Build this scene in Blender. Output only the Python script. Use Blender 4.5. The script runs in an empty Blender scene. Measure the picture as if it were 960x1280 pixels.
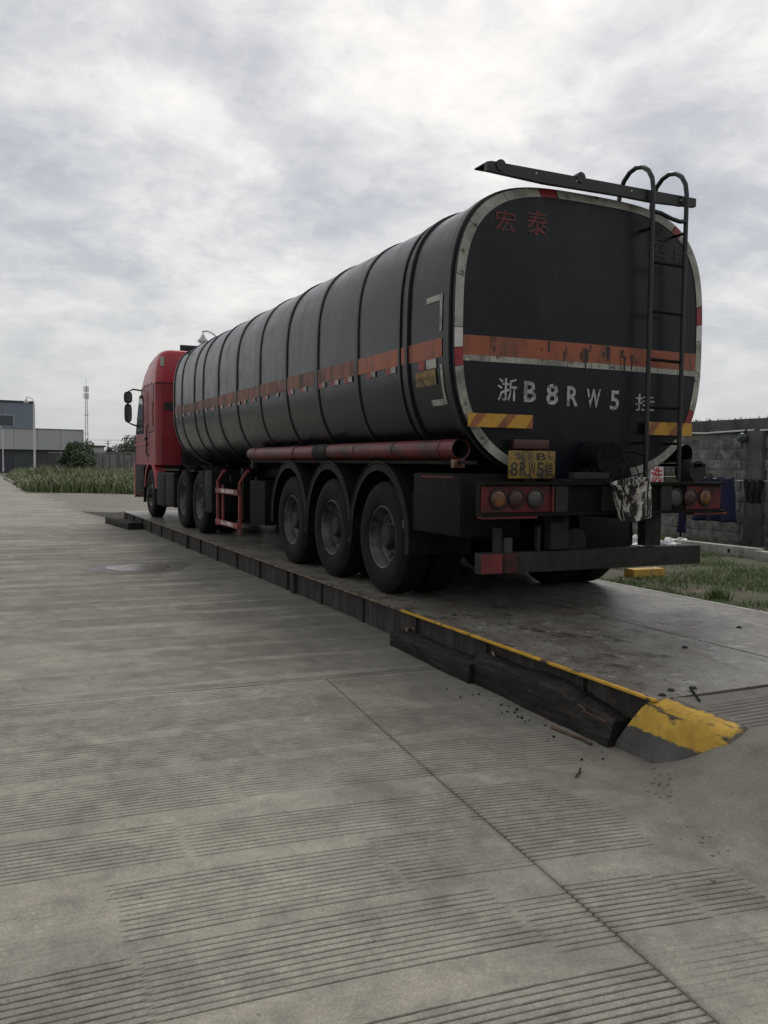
import bpy, bmesh, math, random
from math import sin, cos, pi, radians, sqrt
from mathutils import Vector, Matrix, noise as mnoise
random.seed(7)
S = bpy.context.scene
COL = S.collection

# ------------------------------------------------------------------ camera
# z = 0 is the weighbridge deck, +Y runs forward along the truck, +X to its right
cd = bpy.data.cameras.new('camera'); cam = bpy.data.objects.new('camera', cd); COL.objects.link(cam)
yaw, pit, rol = .442, -.056, .011
fw = Vector((sin(yaw)*cos(pit), cos(yaw)*cos(pit), sin(pit)))
rt = Vector((cos(yaw), -sin(yaw), 0)); up = rt.cross(fw)
r2 = rt*cos(rol)+up*sin(rol); u2 = -rt*sin(rol)+up*cos(rol)
m = Matrix((r2, u2, -fw)).transposed().to_4x4(); m.translation = Vector((-4.746, -5.617, 1.243))
cam.matrix_world = m
cd.sensor_fit = 'VERTICAL'; cd.sensor_height = 36; cd.lens = 1076.4/1280*36
cd.clip_start = .05; cd.clip_end = 5000
S.camera = cam

# ------------------------------------------------------------------ sky, sun, exposure
SUN_EL, SUN_AZ = radians(48), radians(33)         # azimuth from +Y towards +X
sdir = Vector((sin(SUN_AZ)*cos(SUN_EL), cos(SUN_AZ)*cos(SUN_EL), sin(SUN_EL)))
W = bpy.data.worlds.new('World'); S.world = W; W.use_nodes = True
nt = W.node_tree; nt.nodes.clear()
def N(t, ty, **kw):
    n = t.nodes.new(ty)
    for k, v in kw.items(): setattr(n, k, v)
    return n
def mth(t, op, a, b=None, c=None, clamp=False):
    n = N(t, 'ShaderNodeMath', operation=op, use_clamp=clamp)
    for i, v in enumerate((a, b, c)):
        if v is None: continue
        if isinstance(v, (int, float)): n.inputs[i].default_value = v
        else: t.links.new(v, n.inputs[i])
    return n.outputs[0]
def ramp(t, fac, stops, interp='LINEAR'):
    n = N(t, 'ShaderNodeValToRGB'); cr = n.color_ramp; cr.interpolation = interp
    while len(cr.elements) < len(stops): cr.elements.new(.5)
    for e, (p, c) in zip(cr.elements, stops):
        e.position = p; e.color = (*c, 1) if not isinstance(c, (int, float)) else (c, c, c, 1)
    if fac is not None: t.links.new(fac, n.inputs[0])
    return n.outputs[0]
def mixc(t, fac, a, b, blend='MIX'):
    n = N(t, 'ShaderNodeMix', data_type='RGBA', blend_type=blend)
    for i, v in ((0, fac), (6, a), (7, b)):
        if isinstance(v, (int, float)): n.inputs[i].default_value = v
        elif isinstance(v, tuple): n.inputs[i].default_value = (*v, 1) if len(v) == 3 else v
        else: t.links.new(v, n.inputs[i])
    return n.outputs[2]
def noise(t, vec, scale, detail=5, rough=.55, dist=0, dim='3D'):
    n = N(t, 'ShaderNodeTexNoise', noise_dimensions=dim)
    n.inputs['Scale'].default_value = scale; n.inputs['Detail'].default_value = detail
    n.inputs['Roughness'].default_value = rough; n.inputs['Distortion'].default_value = dist
    if vec is not None: t.links.new(vec, n.inputs['Vector'])
    return n.outputs['Fac']
def vmul(t, vec, s, off=(0, 0, 0)):
    n = N(t, 'ShaderNodeMapping'); n.inputs['Scale'].default_value = s; n.inputs['Location'].default_value = off
    t.links.new(vec, n.inputs['Vector']); return n.outputs[0]

SKY_STRENGTH = .10
sky = N(nt, 'ShaderNodeTexSky', sky_type='NISHITA', sun_disc=False)
sky.sun_elevation = SUN_EL; sky.sun_rotation = SUN_AZ
sky.air_density = 1.0; sky.dust_density = 3.0
tc = N(nt, 'ShaderNodeTexCoord')
sp = N(nt, 'ShaderNodeSeparateXYZ'); nt.links.new(tc.outputs['Generated'], sp.inputs[0])
zz = mth(nt, 'ADD', mth(nt, 'MAXIMUM', sp.outputs[2], 0), .30)
cb = N(nt, 'ShaderNodeCombineXYZ')
nt.links.new(mth(nt, 'DIVIDE', sp.outputs[0], zz), cb.inputs[0]); nt.links.new(mth(nt, 'DIVIDE', sp.outputs[1], zz), cb.inputs[1])
cv = vmul(nt, cb.outputs[0], (1, 1, 1), (1.9, 8.3, 3))
n1 = noise(nt, cv, 2.7, 8, .60, .25)
n2 = noise(nt, vmul(nt, cb.outputs[0], (1, 1, 1), (21.1, 4.1, 2)), 1.1, 4, .5, .2)
n3 = noise(nt, vmul(nt, cb.outputs[0], (1, 1, 1), (5.2, 15.4, 4)), 8.5, 8, .62, .3)
f = mth(nt, 'ADD', mth(nt, 'ADD', mth(nt, 'MULTIPLY', n1, .55), mth(nt, 'MULTIPLY', n2, .35)), mth(nt, 'MULTIPLY', n3, .22))
cc = ramp(nt, f, [(.40, (.335, .355, .395)), (.475, (.425, .44, .47)), (.53, (.525, .535, .55)), (.59, (.66, .648, .63)), (.67, (.79, .762, .728))])
# a thin even veil towards the horizon, all the way round
hz = ramp(nt, sp.outputs[2], [(0.0, .92), (.07, .72), (.19, .12), (.30, 0)])
cc = mixc(nt, hz, cc, (.50, .52, .53))
dt = N(nt, 'ShaderNodeVectorMath', operation='DOT_PRODUCT'); nt.links.new(tc.outputs['Generated'], dt.inputs[0]); dt.inputs[1].default_value = sdir
glow = mth(nt, 'ADD', .90, mth(nt, 'MULTIPLY', mth(nt, 'POWER', mth(nt, 'MAXIMUM', mth(nt, 'MULTIPLY_ADD', dt.outputs['Value'], .5, .5), 0), 3.0), .29))
cc = mixc(nt, 1.0, cc, glow, 'MULTIPLY')
big = N(nt, 'ShaderNodeVectorMath', operation='SCALE'); nt.links.new(cc, big.inputs[0]); big.inputs['Scale'].default_value = 1/SKY_STRENGTH
allc = mixc(nt, .9, sky.outputs[0], big.outputs[0])
bg = N(nt, 'ShaderNodeBackground'); bg.inputs['Strength'].default_value = SKY_STRENGTH
nt.links.new(allc, bg.inputs[0])
wo = N(nt, 'ShaderNodeOutputWorld'); nt.links.new(bg.outputs[0], wo.inputs[0])
sl = bpy.data.lights.new('sun', 'SUN'); sun = bpy.data.objects.new('sun', sl); COL.objects.link(sun)
sl.energy = 1.1; sl.angle = radians(20); sl.color = (1, .95, .88)
sun.rotation_euler = (-sdir).to_track_quat('-Z', 'Y').to_euler()
S.view_settings.view_transform = 'Standard'; S.view_settings.look = 'None'
S.view_settings.exposure = .18; S.view_settings.gamma = 1

# ------------------------------------------------------------------ materials
MATS = {}
def mat(name, col, rough=.6, metal=0, var=.25, vs=4, stain=None, bump=.0, bs=60, rvar=.1, stretch=(1, 1, 1), spec=.5, rnd=0, fine=0):
    """stain = [(colour, scale, lo, hi, stretch)] : patches mixed in where noise passes lo..hi"""
    mt = bpy.data.materials.new(name); mt.use_nodes = True; t = mt.node_tree
    b = t.nodes['Principled BSDF']; g = N(t, 'ShaderNodeNewGeometry'); p = g.outputs['Position']
    c = noise(t, vmul(t, p, stretch), vs, 6, .6)
    col_out = mixc(t, ramp(t, c, [(.3, 0), (.7, 1)]), tuple(v*(1-var) for v in col), tuple(min(1, v*(1+var)) for v in col))
    if fine:
        f_ = noise(t, p, 220, 2, .6)
        col_out = mixc(t, 1.0, col_out, ramp(t, f_, [(.3, 1-fine), (.7, 1+fine)]), 'MULTIPLY')
    if rnd:
        oi = N(t, 'ShaderNodeObjectInfo')
        col_out = mixc(t, 1.0, col_out, ramp(t, oi.outputs['Random'], [(0, 1-rnd), (1, 1+rnd)]), 'MULTIPLY')
    rn = noise(t, p, vs*2.3, 4)
    ro = mth(t, 'ADD', mth(t, 'MULTIPLY', mth(t, 'SUBTRACT', rn, .5), rvar*2), rough, clamp=True)
    for st in (stain or []):
        sc, ss, lo, hi = st[:4]; stc = st[4] if len(st) > 4 else (1, 1, 1)
        m_ = ramp(t, noise(t, vmul(t, p, stc, (ss, 2*ss, -ss)), ss, 7, .62, .3), [(lo, 0), (hi, 1)])
        col_out = mixc(t, m_, col_out, sc)
        if len(st) > 5: ro = mth(t, 'ADD', mth(t, 'MULTIPLY', m_, st[5]), ro, clamp=True)
    t.links.new(col_out, b.inputs['Base Color']); t.links.new(ro, b.inputs['Roughness'])
    b.inputs['Metallic'].default_value = metal; b.inputs['Specular IOR Level'].default_value = spec
    if bump:
        bn = N(t, 'ShaderNodeBump'); bn.inputs['Strength'].default_value = bump; bn.inputs['Distance'].default_value = .01
        t.links.new(noise(t, p, bs, 6, .6), bn.inputs['Height']); t.links.new(bn.outputs[0], b.inputs['Normal'])
    MATS[name] = mt; return mt
TAR = (.012, .012, .013); DUST = (.17, .15, .125); RUST = (.11, .05, .028)
mat('tank_paint', (.0042, .0064, .0110), .24, 0, .2, 2, [((.013, .0145, .0175), 1.6, .50, .80, (3.2, 3.2, .4), .14), (TAR, 1.3, .56, .72, (3, 3, .5), -.03), ((.034, .034, .035), 5, .66, .78, (4, 4, .3), .15)], .06, 6, .12, fine=.1, spec=.32)
mat('rib_paint', (.006, .0065, .008), .42, 0, .2, 5, None, .05, 20)
mat('head_paint', (.0052, .0074, .0118), .36, 0, .2, 2, [((.013, .0135, .0145), 1.8, .5, .78, (2.5, 2.5, .5), .15), (TAR, 1.5, .55, .66, (2, 2, .5), -.06), ((.03, .029, .028), 4, .66, .78, (3, 3, .4), .1)], .09, 5, .1, spec=.25)
mat('orange_paint', (.27, .070, .028), .5, 0, .15, 5, [((.07, .04, .03), 3, .50, .75, (2.5, 2.5, .6), .1), (TAR, 5, .62, .70, (2.2, 2.2, .5), -.1)], .03, 30)
mat('orange_old', (.19, .064, .036), .55, 0, .2, 4, [((.035, .030, .027), 2.0, .44, .66, (2.5, 2.5, .4), .1), (TAR, 4, .56, .68, (2.4, 2.4, .4))], .03, 30)
mat('tape_white', (.33, .325, .29), .5, 0, .14, 9, [((.15, .145, .125), 4, .46, .64), ((.035, .032, .03), 11, .58, .68), ((.45, .44, .41), 13, .60, .68)], .03, 60)
mat('tape_clean', (.52, .50, .47), .45, 0, .1, 9, [((.10, .06, .045), 14, .62, .70)])
mat('tape_red', (.24, .014, .020), .45, 0, .18, 9, [((.06, .018, .018), 8, .54, .72)])
mat('tape_red_dull', (.15, .012, .016), .5, 0, .2, 9, [((.04, .016, .015), 7, .48, .68)])
mat('hazard_yellow', (.46, .24, .022), .45, 0, .12, 9, [((.11, .065, .025), 6, .54, .70)])
mat('hazard_red', (.26, .085, .022), .45, 0, .12, 9, [((.08, .04, .02), 6, .52, .70)])
mat('letter_white', (.36, .37, .37), .6, 0, .14, 14, [((.03, .032, .036), 26, .55, .62), ((.16, .165, .17), 11, .5, .62)])
mat('letter_red', (.125, .012, .016), .6, 0, .2, 12, [((.014, .014, .018), 18, .49, .60)])
mat('letter_faint', (.040, .009, .012), .6, 0, .2, 12, [((.011, .012, .016), 14, .42, .54)])
mat('plate_yellow', (.24, .145, .025), .5, 0, .12, 14, [((.06, .042, .02), 9, .46, .62), ((.02, .017, .014), 16, .58, .66)])
mat('plate_black', (.014, .013, .012), .5)
mat('tube_red', (.105, .008, .011), .42, 0, .2, 6, [((.016, .009, .008), 4, .48, .66), ((.05, .03, .027), 9, .68, .82)], .04, 40, spec=.3)
mat('frame_dark', (.0065, .0062, .006), .7, 0, .25, 5, [((.016, .014, .0125), 4, .52, .74), ((.035, .019, .012), 12, .68, .78)], .08, 50, spec=.15)
mat('frame_grey', (.028, .027, .025), .7, 0, .25, 5, [((.014, .013, .0125), 4, .50, .68), ((.055, .033, .022), 12, .64, .76)], .08, 50, spec=.25)
mat('beam_red', (.105, .014, .014), .6, 0, .25, 6, [((.020, .014, .013), 4, .46, .64), ((.06, .03, .02), 10, .62, .76)], .06, 40, spec=.3)
mat('guard_red', (.19, .028, .026), .55, 0, .25, 7, [((.04, .027, .024), 6, .52, .70)], .04, 40)
mat('guard_white', (.50, .46, .42), .5, 0, .2, 9, [((.16, .05, .045), 18, .50, .56)])
mat('rubber', (.0075, .0073, .007), .8, 0, .2, 10, [((.020, .0185, .017), 6, .54, .80)], .25, 120, spec=.2)
mat('rim_steel', (.085, .082, .077), .55, .3, .25, 8, [((.020, .019, .018), 5, .44, .64), ((.05, .03, .02), 15, .62, .74)], .12, 60)
mat('fender', (.0062, .0062, .0065), .65, 0, .25, 6, [((.017, .016, .015), 5, .54, .80)], .1, 40, spec=.2)
mat('lamp_amber', (.17, .066, .014), .35, 0, .15, 40, [((.04, .022, .012), 12, .46, .62)])
mat('lamp_red', (.050, .010, .009), .4, 0, .15, 40, [((.015, .011, .010), 14, .5, .66)])
mat('lamp_clear', (.052, .047, .043), .4, 0, .15, 40, [((.025, .022, .02), 14, .5, .66)])
mat('cab_red', (.34, .019, .032), .28, 0, .1, 3, [((.20, .035, .045), 4, .56, .80, (2, 2, .6), .15), ((.08, .03, .03), 9, .64, .76)], .02, 12)
mat('cab_red_old', (.215, .015, .022), .38, 0, .15, 3, [((.12, .022, .026), 3, .54, .78, (2, 2, .5), .1)], .03, 12)
mat('cab_black', (.0065, .0065, .0075), .7, 0, .2, 6, [((.014, .013, .0125), 5, .55, .8)], spec=.25)
mat('glass_dark', (.10, .12, .12), .06, .35, .1, 3)
mat('chrome', (.55, .55, .55), .25, .9)
mat('bucket_white', (.52, .50, .46), .55, 0, .16, 8, [((.20, .15, .11), 6, .52, .68), (TAR, 9, .44, .50, (2.8, 2.8, .55)), (TAR, 3.2, .56, .60)], .05, 40)
mat('deck', (.205, .192, .168), .30, 0, .18, 3, [((.125, .105, .085), 2.6, .42, .66, (1.4, .9, 1), .03), ((.055, .049, .043), 4.2, .56, .66, (1.7, .8, 1), .04), ((.30, .285, .255), 9, .56, .70, (1, 1, 1), .12), ((.09, .05, .036), 3.2, .58, .72, (1.2, .8, 1), .05), ((.032, .029, .026), 23, .58, .64, (1.8, .8, 1), .0)], .35, 60, .14, fine=.25)
mat('deck_side', (.030, .028, .026), .75, 0, .3, 6, [((.075, .07, .062), 3, .50, .72, (4, 4, .4)), ((.07, .045, .03), 8, .62, .76)], .12, 50, spec=.25)
mat('edge_yellow', (.52, .30, .03), .55, 0, .15, 8, [((.05, .042, .035), 7, .56, .63), (RUST, 12, .62, .70)], .06, 60)
mat('edge_rust', (.16, .115, .075), .6, 0, .3, 10, [((.035, .03, .028), 6, .48, .60), ((.26, .22, .15), 14, .56, .66)], .06, 60)
mat('block_yellow', (.55, .34, .045), .72, 0, .12, 7, [((.17, .15, .12), 7, .55, .62), ((.035, .032, .03), 5, .60, .66, (.7, 3, 3))], .25, 50)
mat('block_grey', (.19, .185, .175), .85, 0, .18, 5, [((.09, .085, .08), 4, .5, .7)], .35, 40, fine=.2)
mat('timber_black', (.011, .0102, .0095), .75, 0, .3, 8, [((.042, .033, .026), 6, .50, .70, (4, .5, 4)), ((.075, .046, .028), 14, .62, .74, (4, .4, 4))], .8, 24, spec=.25)
mat('timber_split', (.10, .058, .034), .85, 0, .35, 12, [((.03, .025, .02), 8, .5, .6, (4, .6, 4))], .5, 40)
mat('wall_block', (.19, .185, .172), .92, 0, .34, 5, [((.065, .063, .060), 1.8, .50, .66), ((.33, .32, .30), 5, .56, .72), ((.10, .098, .092), 9, .55, .65, (1, 1, .4))], .8, 30, rnd=.08, fine=.25)
mat('wall_mortar', (.19, .185, .172), .95, 0, .25, 6, [((.07, .068, .064), 2, .48, .66)], .5, 30)
mat('wall_cope', (.095, .093, .093), .9, 0, .25, 4, [((.042, .041, .042), 3, .48, .68, (1, 1, .5)), ((.17, .165, .155), 6, .6, .75)], .4, 30)
mat('pipe_white', (.62, .62, .60), .5, 0, .1, 6)
mat('concrete_pale', (.36, .35, .33), .85, 0, .2, 5, [((.18, .17, .16), 5, .52, .7)], .3, 40)
mat('kerb_yellow', (.50, .30, .06), .75, 0, .2, 7, [((.25, .20, .13), 6, .56, .66)], .2, 40)
mat('cloth_blue', (.012, .014, .050), .9, 0, .15, 8)
mat('cloth_dark', (.012, .013, .020), .95, 0, .2, 8)
mat('cloth_white', (.38, .38, .40), .9, 0, .2, 8)
mat('plastic_white', (.62, .63, .66), .45, 0, .2, 9, [((.2, .2, .2), 9, .6, .7)])
mat('glass_shard', (.12, .16, .14), .2)
mat('sign_white', (.66, .62, .62), .5, 0, .1, 9)
mat('sign_red', (.42, .02, .03), .5, 0, .1, 9)
mat('soil', (.10, .082, .064), .95, 0, .3, 3, [((.060, .064, .036), 1.6, .42, .56)], .6, 22, fine=.25)
mat('terrain', (.075, .085, .045), .95, 0, .3, .4, None, .3, 5)
mat('steel_white', (.55, .56, .57), .45, .1, .08, 3)
mat('steel_grey', (.42, .42, .44), .5, .3, .08, 3)
mat('clad_blue', (.165, .20, .24), .6, 0, .08, .3)
mat('clad_grey', (.39, .405, .415), .6, 0, .06, .3)
mat('clad_dark', (.045, .052, .062), .7, 0, .2, .4)
mat('window_dark', (.045, .06, .068), .25, 0, .1, 1)
mat('fence_grey', (.20, .19, .19), .85, 0, .25, 1.2, [((.10, .10, .105), 1.5, .5, .65, (2, 2, .4))])
mat('fence_dark', (.055, .055, .062), .85, 0, .2, 1.2)
mat('bark', (.07, .055, .04), .9, 0, .25, 5, None, .3, 20)
def leafmat(name, cols, tr=.25):
    mt = bpy.data.materials.new(name); mt.use_nodes = True; t = mt.node_tree; b = t.nodes['Principled BSDF']
    g = N(t, 'ShaderNodeNewGeometry')
    r = mth(t, 'ADD', mth(t, 'MULTIPLY', g.outputs['Random Per Island'], .45), mth(t, 'MULTIPLY', noise(t, g.outputs['Position'], .55, 4), .62))
    st = [(i/(len(cols)-1)*.8+.1, c) for i, c in enumerate(cols)]
    co = ramp(t, r, st); t.links.new(co, b.inputs['Base Color']); b.inputs['Roughness'].default_value = .6
    b.inputs['Specular IOR Level'].default_value = .3
    MATS[name] = mt
leafmat('grass', [(.050, .095, .026), (.085, .145, .040), (.13, .19, .06), (.19, .20, .10)])
leafmat('weeds', [(.075, .108, .050), (.128, .168, .076), (.195, .225, .115), (.31, .285, .185)])
leafmat('leaf', [(.030, .050, .023), (.050, .078, .034), (.078, .105, .050)])
leafmat('leaf_far', [(.034, .048, .030), (.050, .066, .040), (.070, .086, .055)])

def concrete(name, col, groovy=True):
    mt = bpy.data.materials.new(name); mt.use_nodes = True; t = mt.node_tree; b = t.nodes['Principled BSDF']
    g = N(t, 'ShaderNodeNewGeometry'); p = g.outputs['Position']
    big = noise(t, vmul(t, p, (.8, 1.1, 1)), .9, 6, .6)
    c = mixc(t, ramp(t, big, [(.32, 0), (.68, 1)]), tuple(v*.76 for v in col), tuple(v*1.16 for v in col))
    # polished and worn bands left by the finishing machine, running across the yard
    sx = N(t, 'ShaderNodeSeparateXYZ'); t.links.new(p, sx.inputs[0])
    q = N(t, 'ShaderNodeCombineXYZ'); t.links.new(mth(t, 'MULTIPLY', sx.outputs[0], .16), q.inputs[0])
    t.links.new(mth(t, 'ADD', mth(t, 'MULTIPLY', sx.outputs[1], 1.25), mth(t, 'MULTIPLY', sx.outputs[0], .05)), q.inputs[1])
    bands = noise(t, q.outputs[0], 1.5, 4, .55)
    c = mixc(t, 1.0, c, ramp(t, bands, [(.34, .96), (.50, 1.0), (.62, 1.02), (.70, 1.08)]), 'MULTIPLY')
    bl = noise(t, p, 3.2, 7, .65, .4)
    c = mixc(t, ramp(t, bl, [(.53, 0), (.70, .62)]), c, tuple(v*1.42 for v in col))
    bl2 = noise(t, vmul(t, p, (1, 1, 1), (2, 5, 0)), 7.5, 7, .68, .5)
    c = mixc(t, 1.0, c, ramp(t, bl2, [(.34, .80), (.5, 1.0), (.68, 1.17)]), 'MULTIPLY')
    dk = noise(t, vmul(t, p, (1, 1, 1), (4, 8, 1)), 1.7, 7, .62, .3)
    c = mixc(t, ramp(t, dk, [(.52, 0), (.72, .48)]), c, (.095, .085, .072))
    dj = mth(t, 'ADD', mth(t, 'ABSOLUTE', mth(t, 'ADD', mth(t, 'ADD', sx.outputs[1], .158), mth(t, 'MULTIPLY', sx.outputs[0], .055))), mth(t, 'MULTIPLY', mth(t, 'SUBTRACT', noise(t, p, 9, 6, .7), .5), .10))
    c = mixc(t, ramp(t, dj, [(.012, .75), (.05, 0)]), c, tuple(v*1.42 for v in col))
    # grime along the bridge's foot, with the truck's soft shade painted into the colour
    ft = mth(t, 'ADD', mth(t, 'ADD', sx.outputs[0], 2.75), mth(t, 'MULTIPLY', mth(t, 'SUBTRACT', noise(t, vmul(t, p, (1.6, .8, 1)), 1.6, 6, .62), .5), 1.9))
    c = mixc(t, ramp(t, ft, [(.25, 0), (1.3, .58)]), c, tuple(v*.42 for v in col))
    sp_ = noise(t, p, 26, 4, .7)
    c = mixc(t, ramp(t, sp_, [(.67, 0), (.72, .8)]), c, (.06, .055, .05))
    gr = noise(t, p, 240, 3, .7)
    c = mixc(t, 1.0, c, ramp(t, gr, [(.3, .74), (.7, 1.26)]), 'MULTIPLY')
    gr2 = noise(t, p, 95, 3, .7)
    c = mixc(t, 1.0, c, ramp(t, gr2, [(.3, .84), (.7, 1.16)]), 'MULTIPLY')
    if groovy:
        at = N(t, 'ShaderNodeAttribute', attribute_name='groove')
        c = mixc(t, mth(t, 'MULTIPLY', at.outputs['Fac'], .72), c, (.026, .025, .023))
    t.links.new(c, b.inputs['Base Color'])
    t.links.new(mth(t, 'ADD', mth(t, 'MULTIPLY', noise(t, p, 2.4, 5), .30), .66), b.inputs['Roughness']); b.inputs['Specular IOR Level'].default_value = .3
    bn = N(t, 'ShaderNodeBump'); bn.inputs['Strength'].default_value = .35; bn.inputs['Distance'].default_value = .006
    t.links.new(mth(t, 'ADD', noise(t, p, 90, 6, .7), mth(t, 'MULTIPLY', noise(t, p, 9, 4), 1.5)), bn.inputs['Height'])
    t.links.new(bn.outputs[0], b.inputs['Normal']); MATS[name] = mt
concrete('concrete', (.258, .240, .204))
concrete('concrete_ramp', (.255, .238, .206))

# ------------------------------------------------------------------ helpers
class MB:
    def __init__(s): s.bm = bmesh.new()
    def box(s, x0, x1, y0, y1, z0, z1, bev=0, M=None):
        vs = [s.bm.verts.new((x, y, z)) for x in (x0, x1) for y in (y0, y1) for z in (z0, z1)]
        fs = [s.bm.faces.new([vs[i] for i in q]) for q in ((0, 1, 3, 2), (4, 6, 7, 5), (0, 4, 5, 1), (2, 3, 7, 6), (0, 2, 6, 4), (1, 5, 7, 3))]
        if bev:
            es = list({e for f in fs for e in f.edges})
            r = bmesh.ops.bevel(s.bm, geom=es, offset=bev, segments=2, affect='EDGES', profile=.6)
            vs = list({v for f in r['faces'] for v in f.verts} | {v for v in vs if v.is_valid})
        if M is not None:
            for v in vs:
                if v.is_valid: v.co = M @ v.co
        return s
    def cyl(s, p0, p1, r, n=16, r1=None, cap=True):
        p0, p1 = Vector(p0), Vector(p1); d = (p1-p0).normalized()
        a = d.orthogonal().normalized(); b = d.cross(a); r1 = r if r1 is None else r1
        A = [s.bm.verts.new(p0+(a*cos(2*pi*i/n)+b*sin(2*pi*i/n))*r) for i in range(n)]
        B = [s.bm.verts.new(p1+(a*cos(2*pi*i/n)+b*sin(2*pi*i/n))*r1) for i in range(n)]
        for i in range(n): s.bm.faces.new((A[i], A[(i+1) % n], B[(i+1) % n], B[i]))
        if cap: s.bm.faces.new(A[::-1]); s.bm.faces.new(B)
        return s
    def tube(s, pts, r, n=8):
        pts = [Vector(p) for p in pts]; prev = None; a = None
        for i, p in enumerate(pts):
            d = (pts[min(i+1, len(pts)-1)]-pts[max(i-1, 0)]).normalized()
            a = d.orthogonal().normalized() if a is None else (a-d*a.dot(d)).normalized()
            b = d.cross(a)
            ring = [s.bm.verts.new(p+(a*cos(2*pi*k/n)+b*sin(2*pi*k/n))*r) for k in range(n)]
            if prev:
                for k in range(n): s.bm.faces.new((prev[k], prev[(k+1) % n], ring[(k+1) % n], ring[k]))
            else: s.bm.faces.new(ring[::-1])
            prev = ring
        s.bm.faces.new(prev); return s
    def lathe(s, prof, c, ax='x', n=40, close=False):
        """prof = [(axial, radius)] turned about an axis through c"""
        rings = []
        for a, r in prof:
            ring = []
            for i in range(n):
                t = 2*pi*i/n; u, v = r*cos(t), r*sin(t)
                q = {'x': (a, u, v), 'y': (u, a, v), 'z': (u, v, a)}[ax]
                ring.append(s.bm.verts.new((c[0]+q[0], c[1]+q[1], c[2]+q[2])))
            rings.append(ring)
        pr = list(zip(rings, rings[1:])) + ([(rings[-1], rings[0])] if close else [])
        for A, B in pr:
            for i in range(n): s.bm.faces.new((A[i], A[(i+1) % n], B[(i+1) % n], B[i]))
        return s
    def loft(s, rings, cap=True, closed=True):
        R = [[s.bm.verts.new(p) for p in r] for r in rings]; n = len(R[0])
        for A, B in zip(R, R[1:]):
            for i in range(n if closed else n-1): s.bm.faces.new((A[i], A[(i+1) % n], B[(i+1) % n], B[i]))
        if cap: s.bm.faces.new(R[0][::-1]); s.bm.faces.new(R[-1])
        return s
    def prism(s, poly, ax, a, b):
        def q(u, v, w): return {'x': (w, u, v), 'y': (u, w, v), 'z': (u, v, w)}[ax]
        return s.loft([[q(u, v, a) for u, v in poly], [q(u, v, b) for u, v in poly]])
    def quad(s, *ps):
        s.bm.faces.new([s.bm.verts.new(p) for p in ps]); return s
    def grid(s, P):
        V = [[s.bm.verts.new(p) for p in row] for row in P]
        for A, B in zip(V, V[1:]):
            for i in range(len(A)-1): s.bm.faces.new((A[i], A[i+1], B[i+1], B[i]))
        return V
    def mesh(s, name, m, ang=.6, fix=True):
        if fix: bmesh.ops.recalc_face_normals(s.bm, faces=s.bm.faces)
        for f_ in s.bm.faces: f_.smooth = True
        for e in s.bm.edges:
            if len(e.link_faces) == 2 and e.calc_face_angle(0) > ang: e.smooth = False
        me = bpy.data.meshes.new(name); s.bm.to_mesh(me); s.bm.free()
        if m: me.materials.append(MATS[m])
        return me
    def build(s, name, m, parent=None, **kw):
        return obj(name, s.mesh(name, m, **kw), parent)
def obj(name, me, parent=None, loc=None):
    o = bpy.data.objects.new(name, me); COL.objects.link(o)
    if parent: o.parent = parent
    if loc: o.location = loc
    return o
def tag(o, label=None, cat=None, group=None, kind=None):
    if label: o['label'] = label
    if cat: o['category'] = cat
    if group: o['group'] = group
    if kind: o['kind'] = kind
    return o
def thing(name, label, cat, loc=(0, 0, 0), rz=0, group=None):
    o = bpy.data.objects.new(name, None); COL.objects.link(o); o.location = loc; o.rotation_euler = (0, 0, rz)
    o.empty_display_size = .2
    return tag(o, label, cat, group)
def copy_tree(o, parent=None):
    c = o.copy(); COL.objects.link(c); c.parent = parent
    for ch in o.children: copy_tree(ch, c)
    return c
def text_bm(ch, offset=0.0):
    cu = bpy.data.curves.new('lettering', 'FONT'); cu.body = ch; cu.offset = offset; cu.resolution_u = 3
    o = bpy.data.objects.new('lettering', cu); COL.objects.link(o)
    me = o.to_mesh(); vs = [v.co.copy() for v in me.vertices]; fs = [list(p.vertices) for p in me.polygons]
    o.to_mesh_clear(); bpy.data.objects.remove(o); bpy.data.curves.remove(cu)
    return vs, fs
def lettering(name, ch, x0, x1, z0, z1, yf, m, parent, offset=0.0, lab=None, M=None):
    """flat characters fitted into x0..x1, z0..z1 on the surface y = yf(x, z), read from -Y"""
    vs, fs = text_bm(ch, offset)
    ax, bx = min(v.x for v in vs), max(v.x for v in vs); ay, by = min(v.y for v in vs), max(v.y for v in vs)
    b = MB(); V = []
    for v in vs:
        x = x0+(v.x-ax)/(bx-ax)*(x1-x0); z = z0+(v.y-ay)/(by-ay)*(z1-z0)
        p = Vector((x, yf(x, z), z)); V.append(b.bm.verts.new(M @ p if M else p))
    for f_ in fs:
        try: b.bm.faces.new([V[i] for i in f_])
        except ValueError: pass
    return b.build(name, m, parent, fix=False)

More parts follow.
